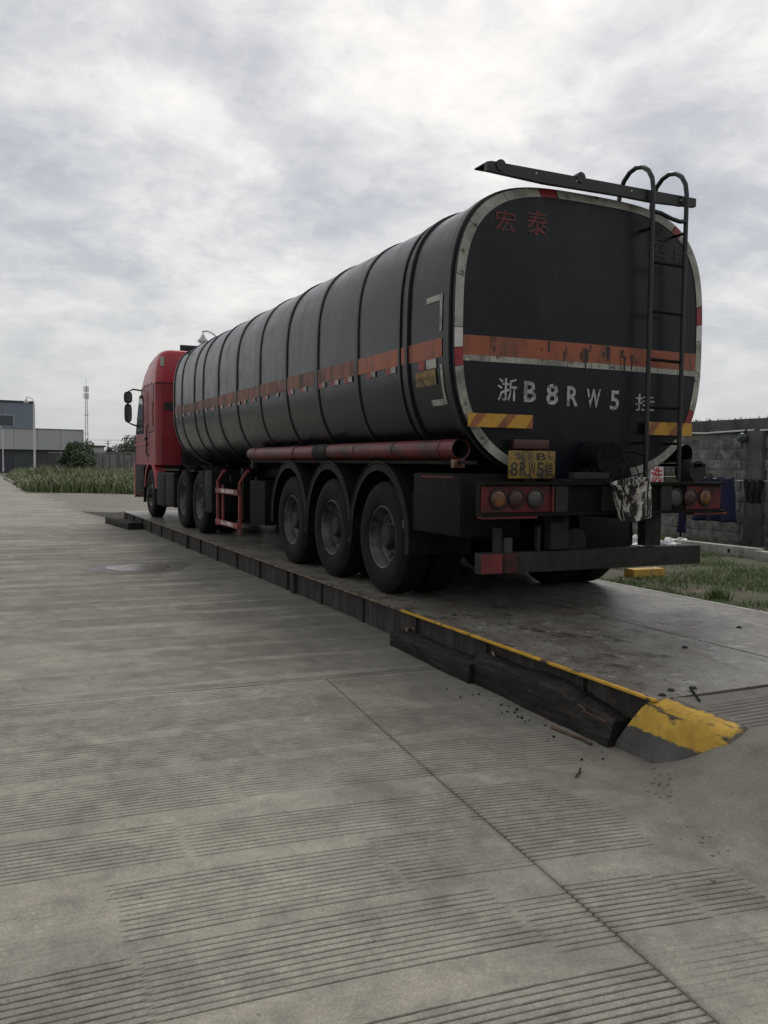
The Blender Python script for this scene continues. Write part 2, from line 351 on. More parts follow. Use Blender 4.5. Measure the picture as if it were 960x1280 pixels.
# ------------------------------------------------------------------ setting: yard, ramp, grass ground
def road_z(y):
    if y > 2: return -.25
    if y < -2: return -.31
    return -.31+.06*(y+2)/4
def sm(t): t = max(0, min(1, t)); return t*t*(3-2*t)
b = MB(); b.quad((-3000, -400, -.62), (3000, -400, -.62), (3000, 4000, -.62), (-3000, 4000, -.62))
tag(b.build('terrain', 'terrain'), kind='structure')
b = MB(); b.grid([[(x, y, road_z(y)-.03) for x in (-60, -1.2, 40)] for y in (-40, -2, 2, 38.0)])
b.grid([[(x, y, -.28) for x in (-60, -2.6)] for y in (38.0, 160)])
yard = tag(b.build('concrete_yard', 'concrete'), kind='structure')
def jx(y): return -2.53+.092*min(y, 0)            # the sawn joint that runs away from the camera
def jy(x): return -.02-.055*(x+2.5)               # the rough joint across the yard
def tilt(x, y):                                   # grooves swing round a little towards the ramp
    k = sm((-1.0-y)/1.0)
    return -.05*(x+3)-k*.034*(max(0, x+4.2)**2-1.44)
def groove_bands(y0, y1, seed):
    """strips of some twelve sawn grooves, each strip cut in lengths that are offset from one another"""
    rg = random.Random(seed); out = []; y = y0
    while y < y1:
        n = rg.choice((11, 12, 13, 13, 14)); pitch = .0335; segs = []; x = -6.6+rg.uniform(0, 1.2)
        while x < -1.2:
            L = rg.uniform(1.0, 1.7); segs.append((x, x+L-.015, rg.uniform(-.045, .045), n-rg.choice((0, 0, 1)), rg.uniform(-.012, .012), rg.uniform(.55, 1.0), rg.uniform(-20, 20))); x += L
        out.append((y, n*pitch, pitch, segs)); y += n*pitch+rg.uniform(.075, .125)
    return out
def slab(xa, xb, ya, yb, grooves, seed, cols, rows):
    """xa, xb: side edges as functions of y; ya, yb: end edges as functions of x; grooves: None, 'cut' or 'seen' (too far off to cut, only their dirt is left)"""
    y0, y1 = ya(-3.), yb(-3.); bands = groove_bands(y0-.3, y1+.3, seed) if grooves else []
    vs, gv = [], []
    for j in range(rows+1):
        e = j/rows; yy = y0+(y1-y0)*e; near = [b_ for b_ in bands if b_[0]-.06 < yy < b_[0]+b_[1]+.06]
        L, Rr = xa(yy), xb(yy)
        for i in range(cols+1):
            x = L+(Rr-L)*i/cols; t_ = 4*e*(1-e) if rows < 400 else min(1, 12*e*(1-e))
            y = yy+(ya(x)-y0)*(1-e)+(yb(x)-y1)*e; y += (tilt(x, yy)-((ya(x)-y0)*(1-e)+(yb(x)-y1)*e))*t_
            d = 0.
            for b0, bh, pitch, segs in near:
                for sx0, sx1, off, n, rot, dep, ns in segs:
                    if sx0 < x < sx1:
                        q = (yy-b0-off-rot*(x-sx0))/pitch
                        if 0 <= q < n:
                            if grooves == 'cut':
                                if q % 1 < .24: d = dep*(1.2+.25*sin(int(q)*2.7+ns))
                            else: d = .52*dep
                        break
            if d:
                w = mnoise.noise((x*.55+ns, ns, yy*.6)); d *= max(.12, min(1, 1.25+w*2.6+.7*mnoise.noise((x*2.3, yy*3.4, 3))))
                if y < -2.05: d *= sm((-2.17-.25*0-x+.05*sin(y*9))/.06)
            vs.append((x, y, road_z(y)-(.0045*d if grooves == 'cut' else 0))); gv.append(min(1, d))
    W_ = cols+1; fs = [(j*W_+i, j*W_+i+1, (j+1)*W_+i+1, (j+1)*W_+i) for j in range(rows) for i in range(cols)]
    for run in ([i for i in range(W_)], [rows*W_+i for i in range(W_)], [j*W_ for j in range(rows+1)], [j*W_+cols for j in range(rows+1)]):
        n0 = len(vs)
        for k in run: vs.append((vs[k][0], vs[k][1], vs[k][2]-.028)); gv.append(0)
        fs += [(run[i], run[i+1], n0+i+1, n0+i) for i in range(len(run)-1)]
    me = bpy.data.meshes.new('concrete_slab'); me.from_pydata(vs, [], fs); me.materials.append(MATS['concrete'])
    a_ = me.attributes.new('groove', 'FLOAT', 'POINT'); a_.data.foreach_set('value', gv)
    me.polygons.foreach_set('use_smooth', [True]*len(me.polygons))
    return obj('concrete_slab', me, yard)
g = .005
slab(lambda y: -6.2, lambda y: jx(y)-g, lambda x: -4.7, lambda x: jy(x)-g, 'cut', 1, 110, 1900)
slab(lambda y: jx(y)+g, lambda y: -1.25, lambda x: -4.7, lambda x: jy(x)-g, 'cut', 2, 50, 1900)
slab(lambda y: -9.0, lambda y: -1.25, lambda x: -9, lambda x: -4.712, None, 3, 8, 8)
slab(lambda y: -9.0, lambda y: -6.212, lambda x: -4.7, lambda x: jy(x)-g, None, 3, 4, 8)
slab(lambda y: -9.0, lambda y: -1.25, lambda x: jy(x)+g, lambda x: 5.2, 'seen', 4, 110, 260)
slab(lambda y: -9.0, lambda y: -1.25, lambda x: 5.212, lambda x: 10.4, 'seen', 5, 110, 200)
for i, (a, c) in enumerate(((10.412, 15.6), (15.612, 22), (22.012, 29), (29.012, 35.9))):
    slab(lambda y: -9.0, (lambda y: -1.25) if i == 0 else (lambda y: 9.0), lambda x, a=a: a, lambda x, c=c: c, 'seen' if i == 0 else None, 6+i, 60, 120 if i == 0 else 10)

# approach ramp at the near end of the weighbridge
toe = [(-9, -3.1), (-5, -2.65), (-3.5, -2.20), (-2.85, -1.98), (-2.66, -1.87), (-2.44, -1.75), (-2.25, -1.60), (-2.1, -1.48)]
def lerp(tab, x):
    if x <= tab[0][0]: return tab[0][1]
    for (a, p), (c, q) in zip(tab, tab[1:]):
        if x <= c: return p+(q-p)*(x-a)/(c-a)
    return tab[-1][1]
def ramp_z(x, y):
    H = -.31+.304*max(0, min(1, 1-(-2.35-y)/5.5)) if y < -2.35 else -.006
    xp = -1.47+.42*sm((-2.75-y)/1.3)
    zb = lerp([(-2.80, H), (-2.60, -.075), (-2.44, -.175), (-2.2, -.305), (-2.1, -.318)], y)
    q_ = max(0, min(1, (x-lerp(toe, y))/max(.02, xp-lerp(toe, y))))
    z0 = -.321+(zb+.321)*q_**1.1 if x < xp else zb+(H-zb)*min(1, (x-xp)/.08); t = (z0+.321)/.321
    e = x-lerp(toe, y)+.05*mnoise.noise((x*4, y*4, 7))+.025*mnoise.noise((x*14, y*14, 2))
    lip = .016*sm(e/.018)*(1-sm(e/.45))
    return z0+lip+.010*mnoise.noise((x*2.2, y*2.2, 0))*min(1, t*3)*(1-t)*2+.004*mnoise.noise((x*11, y*11, 5))*min(1, t*4)*max(.15, 1-t)+.0022*mnoise.noise((x*31, y*31, 8))*min(1, t*6)*max(.1, 1-t)
ys = [-2.168, -2.2, -2.24, -2.28]
for i in range(9): ys += [-2.31-.040*i, -2.316-.040*i, -2.322-.040*i, -2.328-.040*i]
ys += [-2.68-.024*i for i in range(70)]+[-4.4-.25*i for i in range(20)]
bm = bmesh.new(); lay = bm.verts.layers.float.new('groove'); G = []
for y in ys:
    row = []
    for i in range(150):
        x = -3.3+.0225*i if i < 120 else -.6+(i-120)*.21
        q = ((-2.31-y)/.04) % 1
        gd = 1 if (-2.66 < y < -2.312 and x > -1.36+.06*sin(y*37) and .1 < q < .35) else 0
        v = bm.verts.new((x, y, ramp_z(x, y)-.005*gd)); v[lay] = gd; row.append(v)
    G.append(row)
for A, B in zip(G, G[1:]):
    for i in range(len(A)-1):
        f_ = bm.faces.new((A[i], A[i+1], B[i+1], B[i])); f_.smooth = True
bmesh.ops.recalc_face_normals(bm, faces=bm.faces)
me = bpy.data.meshes.new('approach_ramp'); bm.to_mesh(me); bm.free(); me.materials.append(MATS['concrete_ramp'])
tag(obj('approach_ramp', me), kind='structure')
# far ramp off the other end of the bridge, level with the yard beyond
b = MB(); b.grid([[(-1.45, 16.36, -.02), (1.6, 16.36, -.02)], [(-1.6, 17.6, -.10), (1.8, 17.6, -.10)], [(-2.0, 21, -.245), (2.2, 21, -.245)]])
for xs in ((-1.45, -1.6, -2.0), (1.6, 1.8, 2.2)):
    b.grid([[(xs[0], 16.36, -.02), (xs[1], 17.6, -.10), (xs[2], 21, -.245)], [(xs[0]*1.02, 16.36, -.29), (xs[1]*1.02, 17.6, -.29), (xs[2]*1.02, 21, -.29)]])
tag(b.build('far_ramp', 'concrete_ramp'), kind='structure')

b = MB(); rg = random.Random(41)
for k in range(60):
    y = rg.uniform(-4.6, -2.25); x = lerp(toe, y)+rg.gauss(.0, .05); l = rg.uniform(.004, .014)*(2 if rg.random() < .06 else 1)
    M_ = Matrix.Translation((x, y, max(ramp_z(x, y), road_z(y))+l*.15)) @ Matrix.Rotation(rg.uniform(0, 3), 4, 'Z') @ Matrix.Rotation(rg.uniform(-.5, .5), 4, 'X')
    b.loft([[M_ @ Vector((u*l*q, v*l*q, w)) for u, v in ((-1, -.5), (.6, -.8), (1, .4), (-.3, .9))] for w, q in ((-l*.5, 1), (l*.35, .6))])
tag(b.build('toe_crumbs', 'concrete_ramp'), 'broken concrete crumbs along the toe of the approach ramp', 'debris', kind='stuff')

# soil and grass on the right of the bridge
def soil_z(x, y): return -.13-.012*(x-1.5)+.025*mnoise.noise((x*.9, y*.9, 3))+(-.02 if x > 1.7 else 0)
b = MB(); b.grid([[(1.47+i*.33, -9+j*.5, soil_z(1.47+i*.33, -9+j*.5)) for i in range(24)] for j in range(52)])
tag(b.build('soil_strip', 'soil'), kind='structure')

# ------------------------------------------------------------------ weighbridge
wb = thing('weighbridge', 'long steel weighbridge with dark stained deck, under the tanker', 'weighbridge', (0, 0, 0))
XL, XR, Y0, Y1 = -1.5, 1.40, -2.14, 16.3
for (x0, x1) in ((XL+.03, -.072), (-.050, XR-.06)):
    for (y0, y1) in ((Y0, 3.99), (4.0, 10.14), (10.15, Y1)):
        MB().box(x0, x1, y0, y1-.004, -.018, 0 if x0 < -1 else -.0005).build('deck_plate', 'deck', wb)
MB().box(-1.40, XR-.1, Y0+.02, Y1-.02, -.33, -.022).build('support_frame', 'frame_dark', wb)
MB().box(XL+.045, XL+.06, Y0+.01, Y1, -.32, -.020).build('side_beam', 'deck_side', wb)
MB().box(XL+.005, XL+.06, Y0+.01, Y1, -.335, -.30).build('bottom_flange', 'deck_side', wb)
MB().box(XL, XL+.030, Y0, .9, -.012, .003, .002).build('edge_strip', 'edge_yellow', wb)
MB().box(XL, XL+.030, .904, Y1, -.012, .003, .002).build('edge_strip', 'edge_rust', wb)
MB().box(XR-.059, XR+.0, -9, Y1, -.25, .002).build('side_kerb', 'concrete_pale', wb)
st = MB().box(XL+.020, XL+.044, -.010, .010, -.298, -.021).mesh('stiffener', 'deck_side')
for i in range(17):
    o = obj('stiffener', st, wb, (0, Y0+.62+i*1.09, 0))
post = MB().box(XL+.002, XL+.05, -.06, .06, -.32, -.020).mesh('joint_post', 'frame_grey')
for y in (3.7, 9.25): obj('joint_post', post, wb, (0, y, 0))
bl = MB().lathe([(.008, .0), (.008, .013), (.002, .020), (-.01, .021)], (0, 0, 0), 'z', 10).mesh('bolt', 'frame_grey')
for x, y in ((-1.27, -2.03), (-1.12, -2.045), (-1.39, -2.09), (-.35, -1.2), (-1.2, .5), (.6, -.8)): obj('bolt', bl, wb, (x, y, .004))
MB().tube([(-1.13, -2.03, .006), (-1.25, -2.2, .007), (-1.30, -2.27, .008)], .006, 6).build('hold_down_bar', 'frame_dark', wb)

# concrete end block with its yellow paint, at the corner of the ramp
eb = thing('ramp_end_block', 'concrete end block with scuffed yellow paint at the near corner of the weighbridge', 'concrete block', (-1.5, -2.3, -.31))
def prof_pts(off=0):
    P = [(-.075, -.03), (-.062, .04), (-.05, .12)] ; U = [(-.047, .135), (-.035, .20), (-.015, .255), (.015, .288), (.05, .303), (.09, .310)]
    return P, U
P_, U_ = prof_pts()
def paint_mat():
    mt = bpy.data.materials.new('block_paint'); mt.use_nodes = True; t = mt.node_tree; b = t.nodes['Principled BSDF']
    p = N(t, 'ShaderNodeNewGeometry').outputs['Position']; sx = N(t, 'ShaderNodeSeparateXYZ'); t.links.new(p, sx.inputs[0])
    nz = mth(t, 'MULTIPLY', mth(t, 'SUBTRACT', noise(t, p, 26, 5, .65), .5), .09)
    a = mth(t, 'MULTIPLY', mth(t, 'ADD', mth(t, 'ADD', sx.outputs[2], .168), mth(t, 'MULTIPLY', nz, .6)), 120, clamp=True)
    e = mth(t, 'MULTIPLY', mth(t, 'ADD', mth(t, 'ADD', sx.outputs[1], 2.665), nz), 60, clamp=True)
    f_ = mth(t, 'MULTIPLY', mth(t, 'ADD', mth(t, 'MULTIPLY', sx.outputs[0], -1), mth(t, 'SUBTRACT', nz, 1.40)), 60, clamp=True)
    k = mth(t, 'MULTIPLY', mth(t, 'MULTIPLY', a, e), f_)
    yel = mixc(t, ramp(t, noise(t, p, 7, 6, .6), [(.35, 0), (.65, 1)]), (.40, .235, .03), (.56, .36, .05))
    scuff = ramp(t, noise(t, vmul(t, p, (3.2, .55, 3.2)), 6, 7, .62, .3), [(.53, 0), (.61, 1)])
    yel = mixc(t, scuff, yel, (.045, .042, .038))
    chip = ramp(t, noise(t, p, 34, 4, .7), [(.64, 0), (.69, 1)])
    yel = mixc(t, chip, yel, (.17, .155, .13))
    gre = mixc(t, ramp(t, noise(t, p, 5, 6, .6), [(.3, 0), (.7, 1)]), (.045, .043, .040), (.115, .110, .102))
    t.links.new(mixc(t, k, gre, yel), b.inputs['Base Color']); b.inputs['Roughness'].default_value = .8
    bn = N(t, 'ShaderNodeBump'); bn.inputs['Strength'].default_value = .5; bn.inputs['Distance'].default_value = .008
    t.links.new(noise(t, p, 45, 6, .65), bn.inputs['Height']); t.links.new(bn.outputs[0], b.inputs['Normal']); MATS['block_paint'] = mt
paint_mat()
def yend(z): return .39-.20*max(0, z)/.31       # sloping end face
b = MB()
R = []
for (x, z) in P_+U_+[(.105, .311), (.105, -.03)]:
    R.append([(x, yend(z)-(.19 if x > .2 else 0)*0, z), (x-.0, -.15, z), (x+.012, -.35, z-.012), (x+.04, -.50, z-.14)])
b.loft([[r[k] for r in R] for k in range(4)]); b.build('concrete_body', 'block_paint', eb)
# dark timber baulks lying along the bridge
def baulk(name, label, x, y0, y1, h, w, rz, tilt, seed, split=False):
    t_ = thing(name, label, 'timber baulk', (x, (y0+y1)/2, -.30), rz, 'dark baulks along the weighbridge')
    L = (y1-y0)/2; b = MB(); rings = []
    n = 70
    for i in range(n+1):
        y = -L+2*L*i/n; ring = []
        for (u, v) in ((-1, 0), (-1, .5), (-.94, .92), (-.80, 1), (0, 1.0), (.8, 1), (1, .9), (1, 0)):
            px = u*w/2; pz = v*h
            d = mnoise.noise((px*9+seed, y*5, pz*9))*.016+mnoise.noise((px*4+seed, y*1.7, pz*5))*.016+mnoise.noise((px*24+seed, y*16, pz*24))*.007
            if split and v > .4: pz -= .020*sm((-y-L*.15)/.4)*(1 if u < 0 else .35)+abs(mnoise.noise((u*3, y*19, seed)))*.05*sm((-y)/.4)*(1 if u < .5 else .3); px += .022*sm((-y-L*.3)/.4)*(u < 0)*v
            if split: q_ = sm((-y-L*.25)/(L*.75)); pz *= 1-.22*q_
            ring.append((px+d*(1 if u < 0 else .6), y, pz+d*.9*(v > 0)+tilt*y))
        rings.append(ring)
    b.loft(rings); b.build('timber', 'timber_black', t_, ang=.9)
    b = MB(); b.tube([(.02, L-.10, h+tilt*L+.002), (.03, L-.06, h+tilt*L+.02), (.085, L-.05, h+tilt*L+.024), (.10, L-.08, h+tilt*L+.004)], .009, 6)
    b.build('lifting_loop', 'edge_rust', t_)
    if split:
        rg = random.Random(seed)
        for k in range(14):
            y = -L*.15-rg.random()*L*.75; x_ = -w/2+rg.uniform(.0, .12); a = rg.uniform(-.25, .25); l = rg.uniform(.10, .34)
            q_ = sm((-y-L*.25)/(L*.75)); z = h*(1-.22*q_)*rg.uniform(.80, .97)+tilt*y-.03*sm((-y-L*.15)/.4); x_ += .02
            M = Matrix.Translation((x_, y, z)) @ Matrix.Rotation(a*.6, 4, 'Z') @ Matrix.Rotation(.10+rg.uniform(-.05, .12), 4, 'X')
            w_ = rg.uniform(.004, .012); b = MB(); b.loft([[M @ Vector((u*k_, yy, zz_)) for u, zz_ in ((-w_, -.004), (w_*.6, -.006), (w_, .002), (-w_*.4, .005))] for yy, k_ in ((-l/2, 1), (l/2, .3))]); b.build('splinter', rg.choice(('timber_split', 'timber_black', 'timber_black')), t_)
    return t_
baulk('timber_baulk', 'plain dark timber baulk beside the weighbridge, farther of the two near ones', -1.56, -.50, .78, .155, .19, .0, .0, 1)
baulk('timber_baulk', 'dark splintered timber baulk with broken top edge, next to the yellow end block', -1.53, -1.93, -.50, .212, .17, .0, .0, 5, True)
baulk('timber_baulk', 'dark rounded baulk lying at the far corner of the weighbridge', -1.74, 13.6, 15.9, .20, .30, .08, .0, 9)
# splinters and chips on the concrete
for (x, y, l, a) in ((-1.79, -1.72, .30, .2), (-1.74, -1.52, .22, -.1), (-2.02, -2.18, .10, -.6), (-2.45, -1.15, .03, 0), (-2.43, -1.2, .02, .5)):
    pass
rg = random.Random(4); b = MB()
for k in range(26):
    x = -1.68-abs(rg.gauss(0, .10)); y = rg.gauss(-1.35, .45); l = rg.uniform(.002, .008)*(2 if k % 14 == 0 else 1)
    M = Matrix.Translation((x, y, road_z(y)+.004)) @ Matrix.Rotation(rg.uniform(0, 3.1), 4, 'Z')
    b.box(-l, l, -l*.4, l*.4, -.004, .006, 0, M)
tag(b.build('debris', 'timber_black'), 'scattered dark chips and crumbs on the concrete beside the baulks', 'debris', kind='stuff')
for (x, y, l, a, lab) in ((-1.69, -1.70, .34, .05, 'thin rusty strip of bark lying below the splintered baulk'), (-2.02, -2.19, .13, -.9, 'short dark stick on the concrete near the yellow end block')):
    b = MB(); b.tube([(x-sin(a)*l*(t-.5)+.01*sin(5*t), y+cos(a)*l*(t-.5), road_z(y)+.01+.004*sin(9*t)) for t in (0, .25, .5, .75, 1)], .009 if l > .2 else .005, 5)
    tag(b.build('wood_strip' if l > .2 else 'stick', 'timber_split' if l > .2 else 'timber_black'), lab, 'debris')

# damp patch with a shallow puddle in it
def patch(rx, ry, z, wob, sd):
    b = MB(); b.bm.faces.new([b.bm.verts.new((-2.72+rx*(1+wob*mnoise.noise((cos(t)*1.5, sin(t)*1.5, sd)))*cos(t), 6.70+ry*(1+wob*mnoise.noise((cos(t)*1.5, sin(t)*1.5, sd)))*sin(t), z)) for t in [2*pi*k/44 for k in range(44)]])
    return b
mat('damp', (.075, .069, .06), .5, 0, .3, 7, None, .3, 50)
mat('water', (.085, .08, .07), .30, 0, .25, 5, [((.14, .132, .118), 4, .5, .62)], .1, 16, .1)
tag(patch(.72, .62, -.2465, .3, 2).build('damp_patch', 'damp'), kind='structure')
tag(patch(.45, .40, -.242, .25, 3).build('puddle', 'water'), kind='structure')

# ------------------------------------------------------------------ wheels (mesh data shared by all)
def wheel_meshes():
    M = {}
    # tyre: outer face at a = 0, tread inwards (a > 0); four tread grooves, rounded shoulders, raised bead
    pr = [(.035, .300), (.012, .312), (.002, .335), (-.004, .37), (-.008, .43), (.000, .475), (.012, .500), (.022, .512), (.030, .528), (.048, .538)]
    for k in range(4):
        a = .078+.042*k; pr += [(a, .540), (a+.001, .527), (a+.009, .527), (a+.010, .540)]
    pr += [(.242, .538), (.262, .525), (.28, .49), (.285, .42), (.27, .34), (.25, .30)]
    M['tyre'] = MB().lathe(pr, (0, 0, 0), 'x', 56, True).mesh('tyre', 'rubber', ang=.5)
    # deep dished steel disc of the outer dual
    pr = [(.034, .302), (.020, .306), (.014, .296), (.024, .284), (.060, .272), (.075, .262), (.125, .252), (.150, .228), (.158, .190), (.150, .150), (.146, .118)]
    b = MB().lathe(pr, (0, 0, 0), 'x', 48)
    for k in range(10):
        t = 2*pi*k/10; c = (.150, .1675*cos(t), .1675*sin(t)); b.cyl(c, (.118, c[1], c[2]), .015, 6)
    M['rim'] = b.mesh('rim', 'rim_steel', ang=.5)
    b = MB()
    for k in range(10):
        t = 2*pi*(k+.5)/10; c = Vector((.150, .222*cos(t), .222*sin(t))); b.cyl(c+Vector((-.004, 0, 0)), c+Vector((-.0055, 0, 0)), .024, 12)
    M['hand_holes'] = b.mesh('hand_hole', 'plate_black')
    M['hub'] = MB().lathe([(.15, .118), (.10, .112), (.06, .10), (.045, .085), (.042, .03), (.042, .0)], (0, 0, 0), 'x', 28).mesh('hub', 'frame_grey', ang=.5)
    # convex disc of the steered wheel
    pr = [(.034, .302), (.020, .306), (.014, .296), (.030, .280), (.075, .255), (.055, .215), (.020, .185), (.012, .150), (.016, .118)]
    b = MB().lathe(pr, (0, 0, 0), 'x', 48)
    for k in range(10):
        t = 2*pi*k/10; c = (.014, .1675*cos(t), .1675*sin(t)); b.cyl(c, (-.018, c[1], c[2]), .015, 6)
    M['steer_rim'] = b.mesh('rim', 'rim_steel', ang=.5)
    M['steer_hub'] = MB().lathe([(.02, .118), (-.03, .112), (-.06, .095), (-.065, .0)], (0, 0, 0), 'x', 28).mesh('hub', 'frame_grey', ang=.5)
    return M
WM = wheel_meshes()
def wheel(parent, x, y, z, side, kind='dual', rot=0):
    """side -1 = left (outer face towards -X)"""
    w = obj('wheel', WM['tyre'], parent, (x, y, z)); w.rotation_euler = (rot, 0, 0 if side < 0 else pi)
    if kind == 'dual': kids = (('rim', 'rim'), ('hand_hole', 'hand_holes'), ('hub', 'hub'))
    elif kind == 'steer': kids = (('rim', 'steer_rim'), ('hub', 'steer_hub'))
    else: kids = ()
    for n_, k_ in kids: obj(n_, WM[k_], w)
    return w

# ------------------------------------------------------------------ tank trailer
T = thing('tanker_trailer', 'black road tanker trailer with orange stripe and rear ladder, standing on the weighbridge', 'tanker trailer', (0, 0, 0))
ZC, A_, BU, BL, NU, NL = 2.32, 1.312, 1.215, 1.195, 3.5, 2.8
TY0, TY1 = .385, 11.1
def rad(t):
    c, s = abs(cos(t)), abs(sin(t)); bb, n = (BU, NU) if sin(t) >= 0 else (BL, NL)
    return ((c/A_)**n+(s/bb)**n)**(-1/n)
def frac(x, z):
    bb, n = (BU, NU) if z >= ZC else (BL, NL)
    return (abs(x/A_)**n+abs((z-ZC)/bb)**n)**(1/n)
def shell(t, y, d=0):
    r = rad(t)+d; return Vector((r*cos(t), y, ZC+r*sin(t)))
def side_t(z, side=-1):
    """angle of the shell point at height z on one side"""
    lo, hi = (-pi/2, pi/2)
    for _ in range(40):
        mid = (lo+hi)/2
        if ZC+rad(mid)*sin(mid) < z: lo = mid
        else: hi = mid
    return lo if side > 0 else pi-lo
def xlim(z, f=1.0):
    t = side_t(z, 1); return rad(t)*cos(t)*f
NT = 128
TH = [2*pi*i/NT for i in range(NT)]
def dent(t, y): return .0045*mnoise.noise((cos(t)*2.6, y*.8, sin(t)*2.6))+.0022*mnoise.noise((cos(t)*6, y*2.1, sin(t)*6+4))
rings = [[shell(t, y, dent(t, y)*(1 if TY0 < y < TY1 else 0)) for t in TH] for y in [TY0]+[TY0+.11+k*.1323 for k in range(80)]+[TY1]]
for fct, dy in ((.97, .06), (.90, .13), (.75, .20), (.5, .26), (.2, .285)):
    rings.append([Vector((rad(t)*fct*cos(t), TY1+dy, ZC+rad(t)*fct*sin(t))) for t in TH])
b = MB(); b.loft(rings, cap=True); b.build('tank_shell', 'tank_paint', T, ang=.8)
def yhead(x, z): return .383-.055*(1-min(1, frac(x, z))**2)
b = MB(); G = []
for k in range(13):
    f_ = 1-k/12; f_ = max(f_, .001)
    G.append([Vector((rad(t)*f_*cos(t), .383-.055*(1-f_*f_), ZC+rad(t)*f_*sin(t))) for t in TH])
b.loft(G, cap=False); b.build('rear_head', 'head_paint', T)
def band(y0, y1, d, name, m, t0=0, t1=2*pi, n=NT, parent=T):
    b = MB(); closed = t1-t0 > 6.28
    ts = [t0+(t1-t0)*i/n for i in range(n+(0 if closed else 1))]
    prof = [(y0, -.01), (y0+.004, d), (y1-.004, d), (y1, -.01)]
    R = [[shell(t, y, dd) for t in ts] for y, dd in prof]
    b.loft(R, cap=False, closed=closed); return b.build(name, m, parent)
for yr in (10.39, 9.39, 8.75, 7.75, 6.69, 5.56, 4.47, 3.41, 2.30):
    o = band(yr-.034, yr+.034, .014, 'rib', 'rib_paint')
band(1.32, 1.36, .016, 'rib', 'rib_paint'); band(1.16, 1.215, .024, 'rib', 'rib_paint')
band(.43, .52, .022, 'rib', 'rib_paint'); band(11.03, 11.10, .016, 'rib', 'rib_paint')
def side_sheet(name, m, z0, z1, y0, y1, d=.007, side=-1, ny=1, parent=T, nz=6):
    b = MB(); P = []
    for j in range(nz+1):
        t = side_t(z0+(z1-z0)*j/nz, side); P.append([shell(t, y0+(y1-y0)*k/ny, d) for k in range(ny+1)])
    b.grid(P); return b.build(name, m, parent)
for sd in (-1, 1):
    segs = [10.98, 10.39, 9.39, 8.75, 7.75, 6.69, 5.56, 4.47, 3.41, 2.30, 1.34, 1.19, .53]
    for a, c in zip(segs, segs[1:]):
        lo = 2.118
        side_sheet('orange_stripe', 'orange_old' if a > 2.4 else 'orange_paint', lo, 2.272, c+.034, a-(.034 if a < 10.9 else 0), .007, sd)
# small reflectors under the stripe
rg = random.Random(12)
for sd in (-1, 1):
    for y in (1.42, 1.86, 2.42, 2.78, 3.16, 3.75, 4.2, 4.75, 5.2, 5.75, 6.2, 6.5, 7.0, 7.45, 8.0, 8.45, 9.1, 9.7, 10.2, 10.75):
        w = .10
        o = side_sheet('reflector', 'tape_white', 2.066, 2.118, y, y+w, .009, sd, nz=1)
        if y > 8: continue
        if rg.random() < .7: side_sheet('reflector', 'tape_red', 2.062, 2.116, y+w+.004, y+2*w, .0085, sd, nz=1)
# corner outline marks on the left flank
side_sheet('outline_mark', 'tape_white', 2.33, 2.625, .565, .605, .008, -1)
side_sheet('outline_mark', 'tape_white', 2.575, 2.625, .609, .84, .008, -1)
side_sheet('outline_mark', 'tape_white', 1.74, 2.06, .565, .605, .008, -1)
side_sheet('outline_mark', 'tape_white', 1.735, 1.785, .609, .82, .008, -1)
side_sheet('outline_mark', 'tape_red', 2.04, 2.115, .86, .97, .010, -1); side_sheet('outline_mark', 'tape_white', 2.04, 2.115, .66, .84, .010, -1)
o = side_sheet('capacity_plate', 'plate_yellow', 1.905, 2.03, .68, 1.04, .011, -1)
b = MB()
for i in range(11):                       # worn, unreadable print: upright strokes only
    y = .72+i*.028
    P = [[shell(side_t(z, -1), yy, .0125) for yy in (y, y+.009)] for z in (1.945, 1.985)]
    b.grid(P)
b.build('worn_print', 'plate_black', o)

# reflective rim round the rear head
def th_of(x, z): return math.atan2(z-ZC, x)
def trim(t0, t1, m, d=0, f0=.942, f1=.998):
    b = MB(); n = max(3, int((t1-t0)/.035)); P = []
    for j in range(3):
        ff = f0+(f1-f0)*j/2; P.append([])
        for i in range(n+1):
            t = t0+(t1-t0)*i/n; r = rad(t)*ff; x, z = r*cos(t), ZC+r*sin(t)
            P[-1].append((x, yhead(x, z)-.005-d, z))
    b.grid(P); return b.build('reflective_rim', m, T)
cuts = [(th_of(.52, 1.17), 'tape_white'), (th_of(.85, 1.27), 'tape_white'), (th_of(1.10, 1.45), 'tape_white'), (th_of(1.15, 1.55), 'tape_red'), (th_of(1.25, 1.74), 'tape_white'),
        (th_of(1.31, 2.10), 'tape_white'), (th_of(1.31, 2.40), 'tape_clean'), (th_of(1.31, 2.55), 'tape_red'), (th_of(1.3, 2.72), 'tape_white'), (th_of(1.15, 3.2), 'tape_white'), (th_of(1.03, 3.34), 'tape_red'),
        (th_of(.95, 3.40), 'tape_white'), (th_of(.45, 3.53), 'tape_white'), (th_of(0, 3.53), 'tape_white'), (th_of(-.36, 3.535), 'tape_red'), (th_of(-.54, 3.52), 'tape_white'), (th_of(-.85, 3.4), 'tape_white'),
        (th_of(-1.15, 3.15), 'tape_white'), (th_of(-1.28, 2.75), 'tape_white'), (th_of(-1.31, 2.335), 'tape_clean'), (2*pi+th_of(-1.31, 2.172), 'tape_red'), (2*pi+th_of(-1.31, 2.02), 'tape_white'),
        (2*pi+th_of(-1.24, 1.70), 'tape_white'), (2*pi+th_of(-1.03, 1.40), 'tape_white'), (2*pi+th_of(-.72, 1.235), None)]
for (a, m_), (c, _) in zip(cuts, cuts[1:]):
    if c < a: c += 2*pi
    trim(a+.002, c-.002, m_)
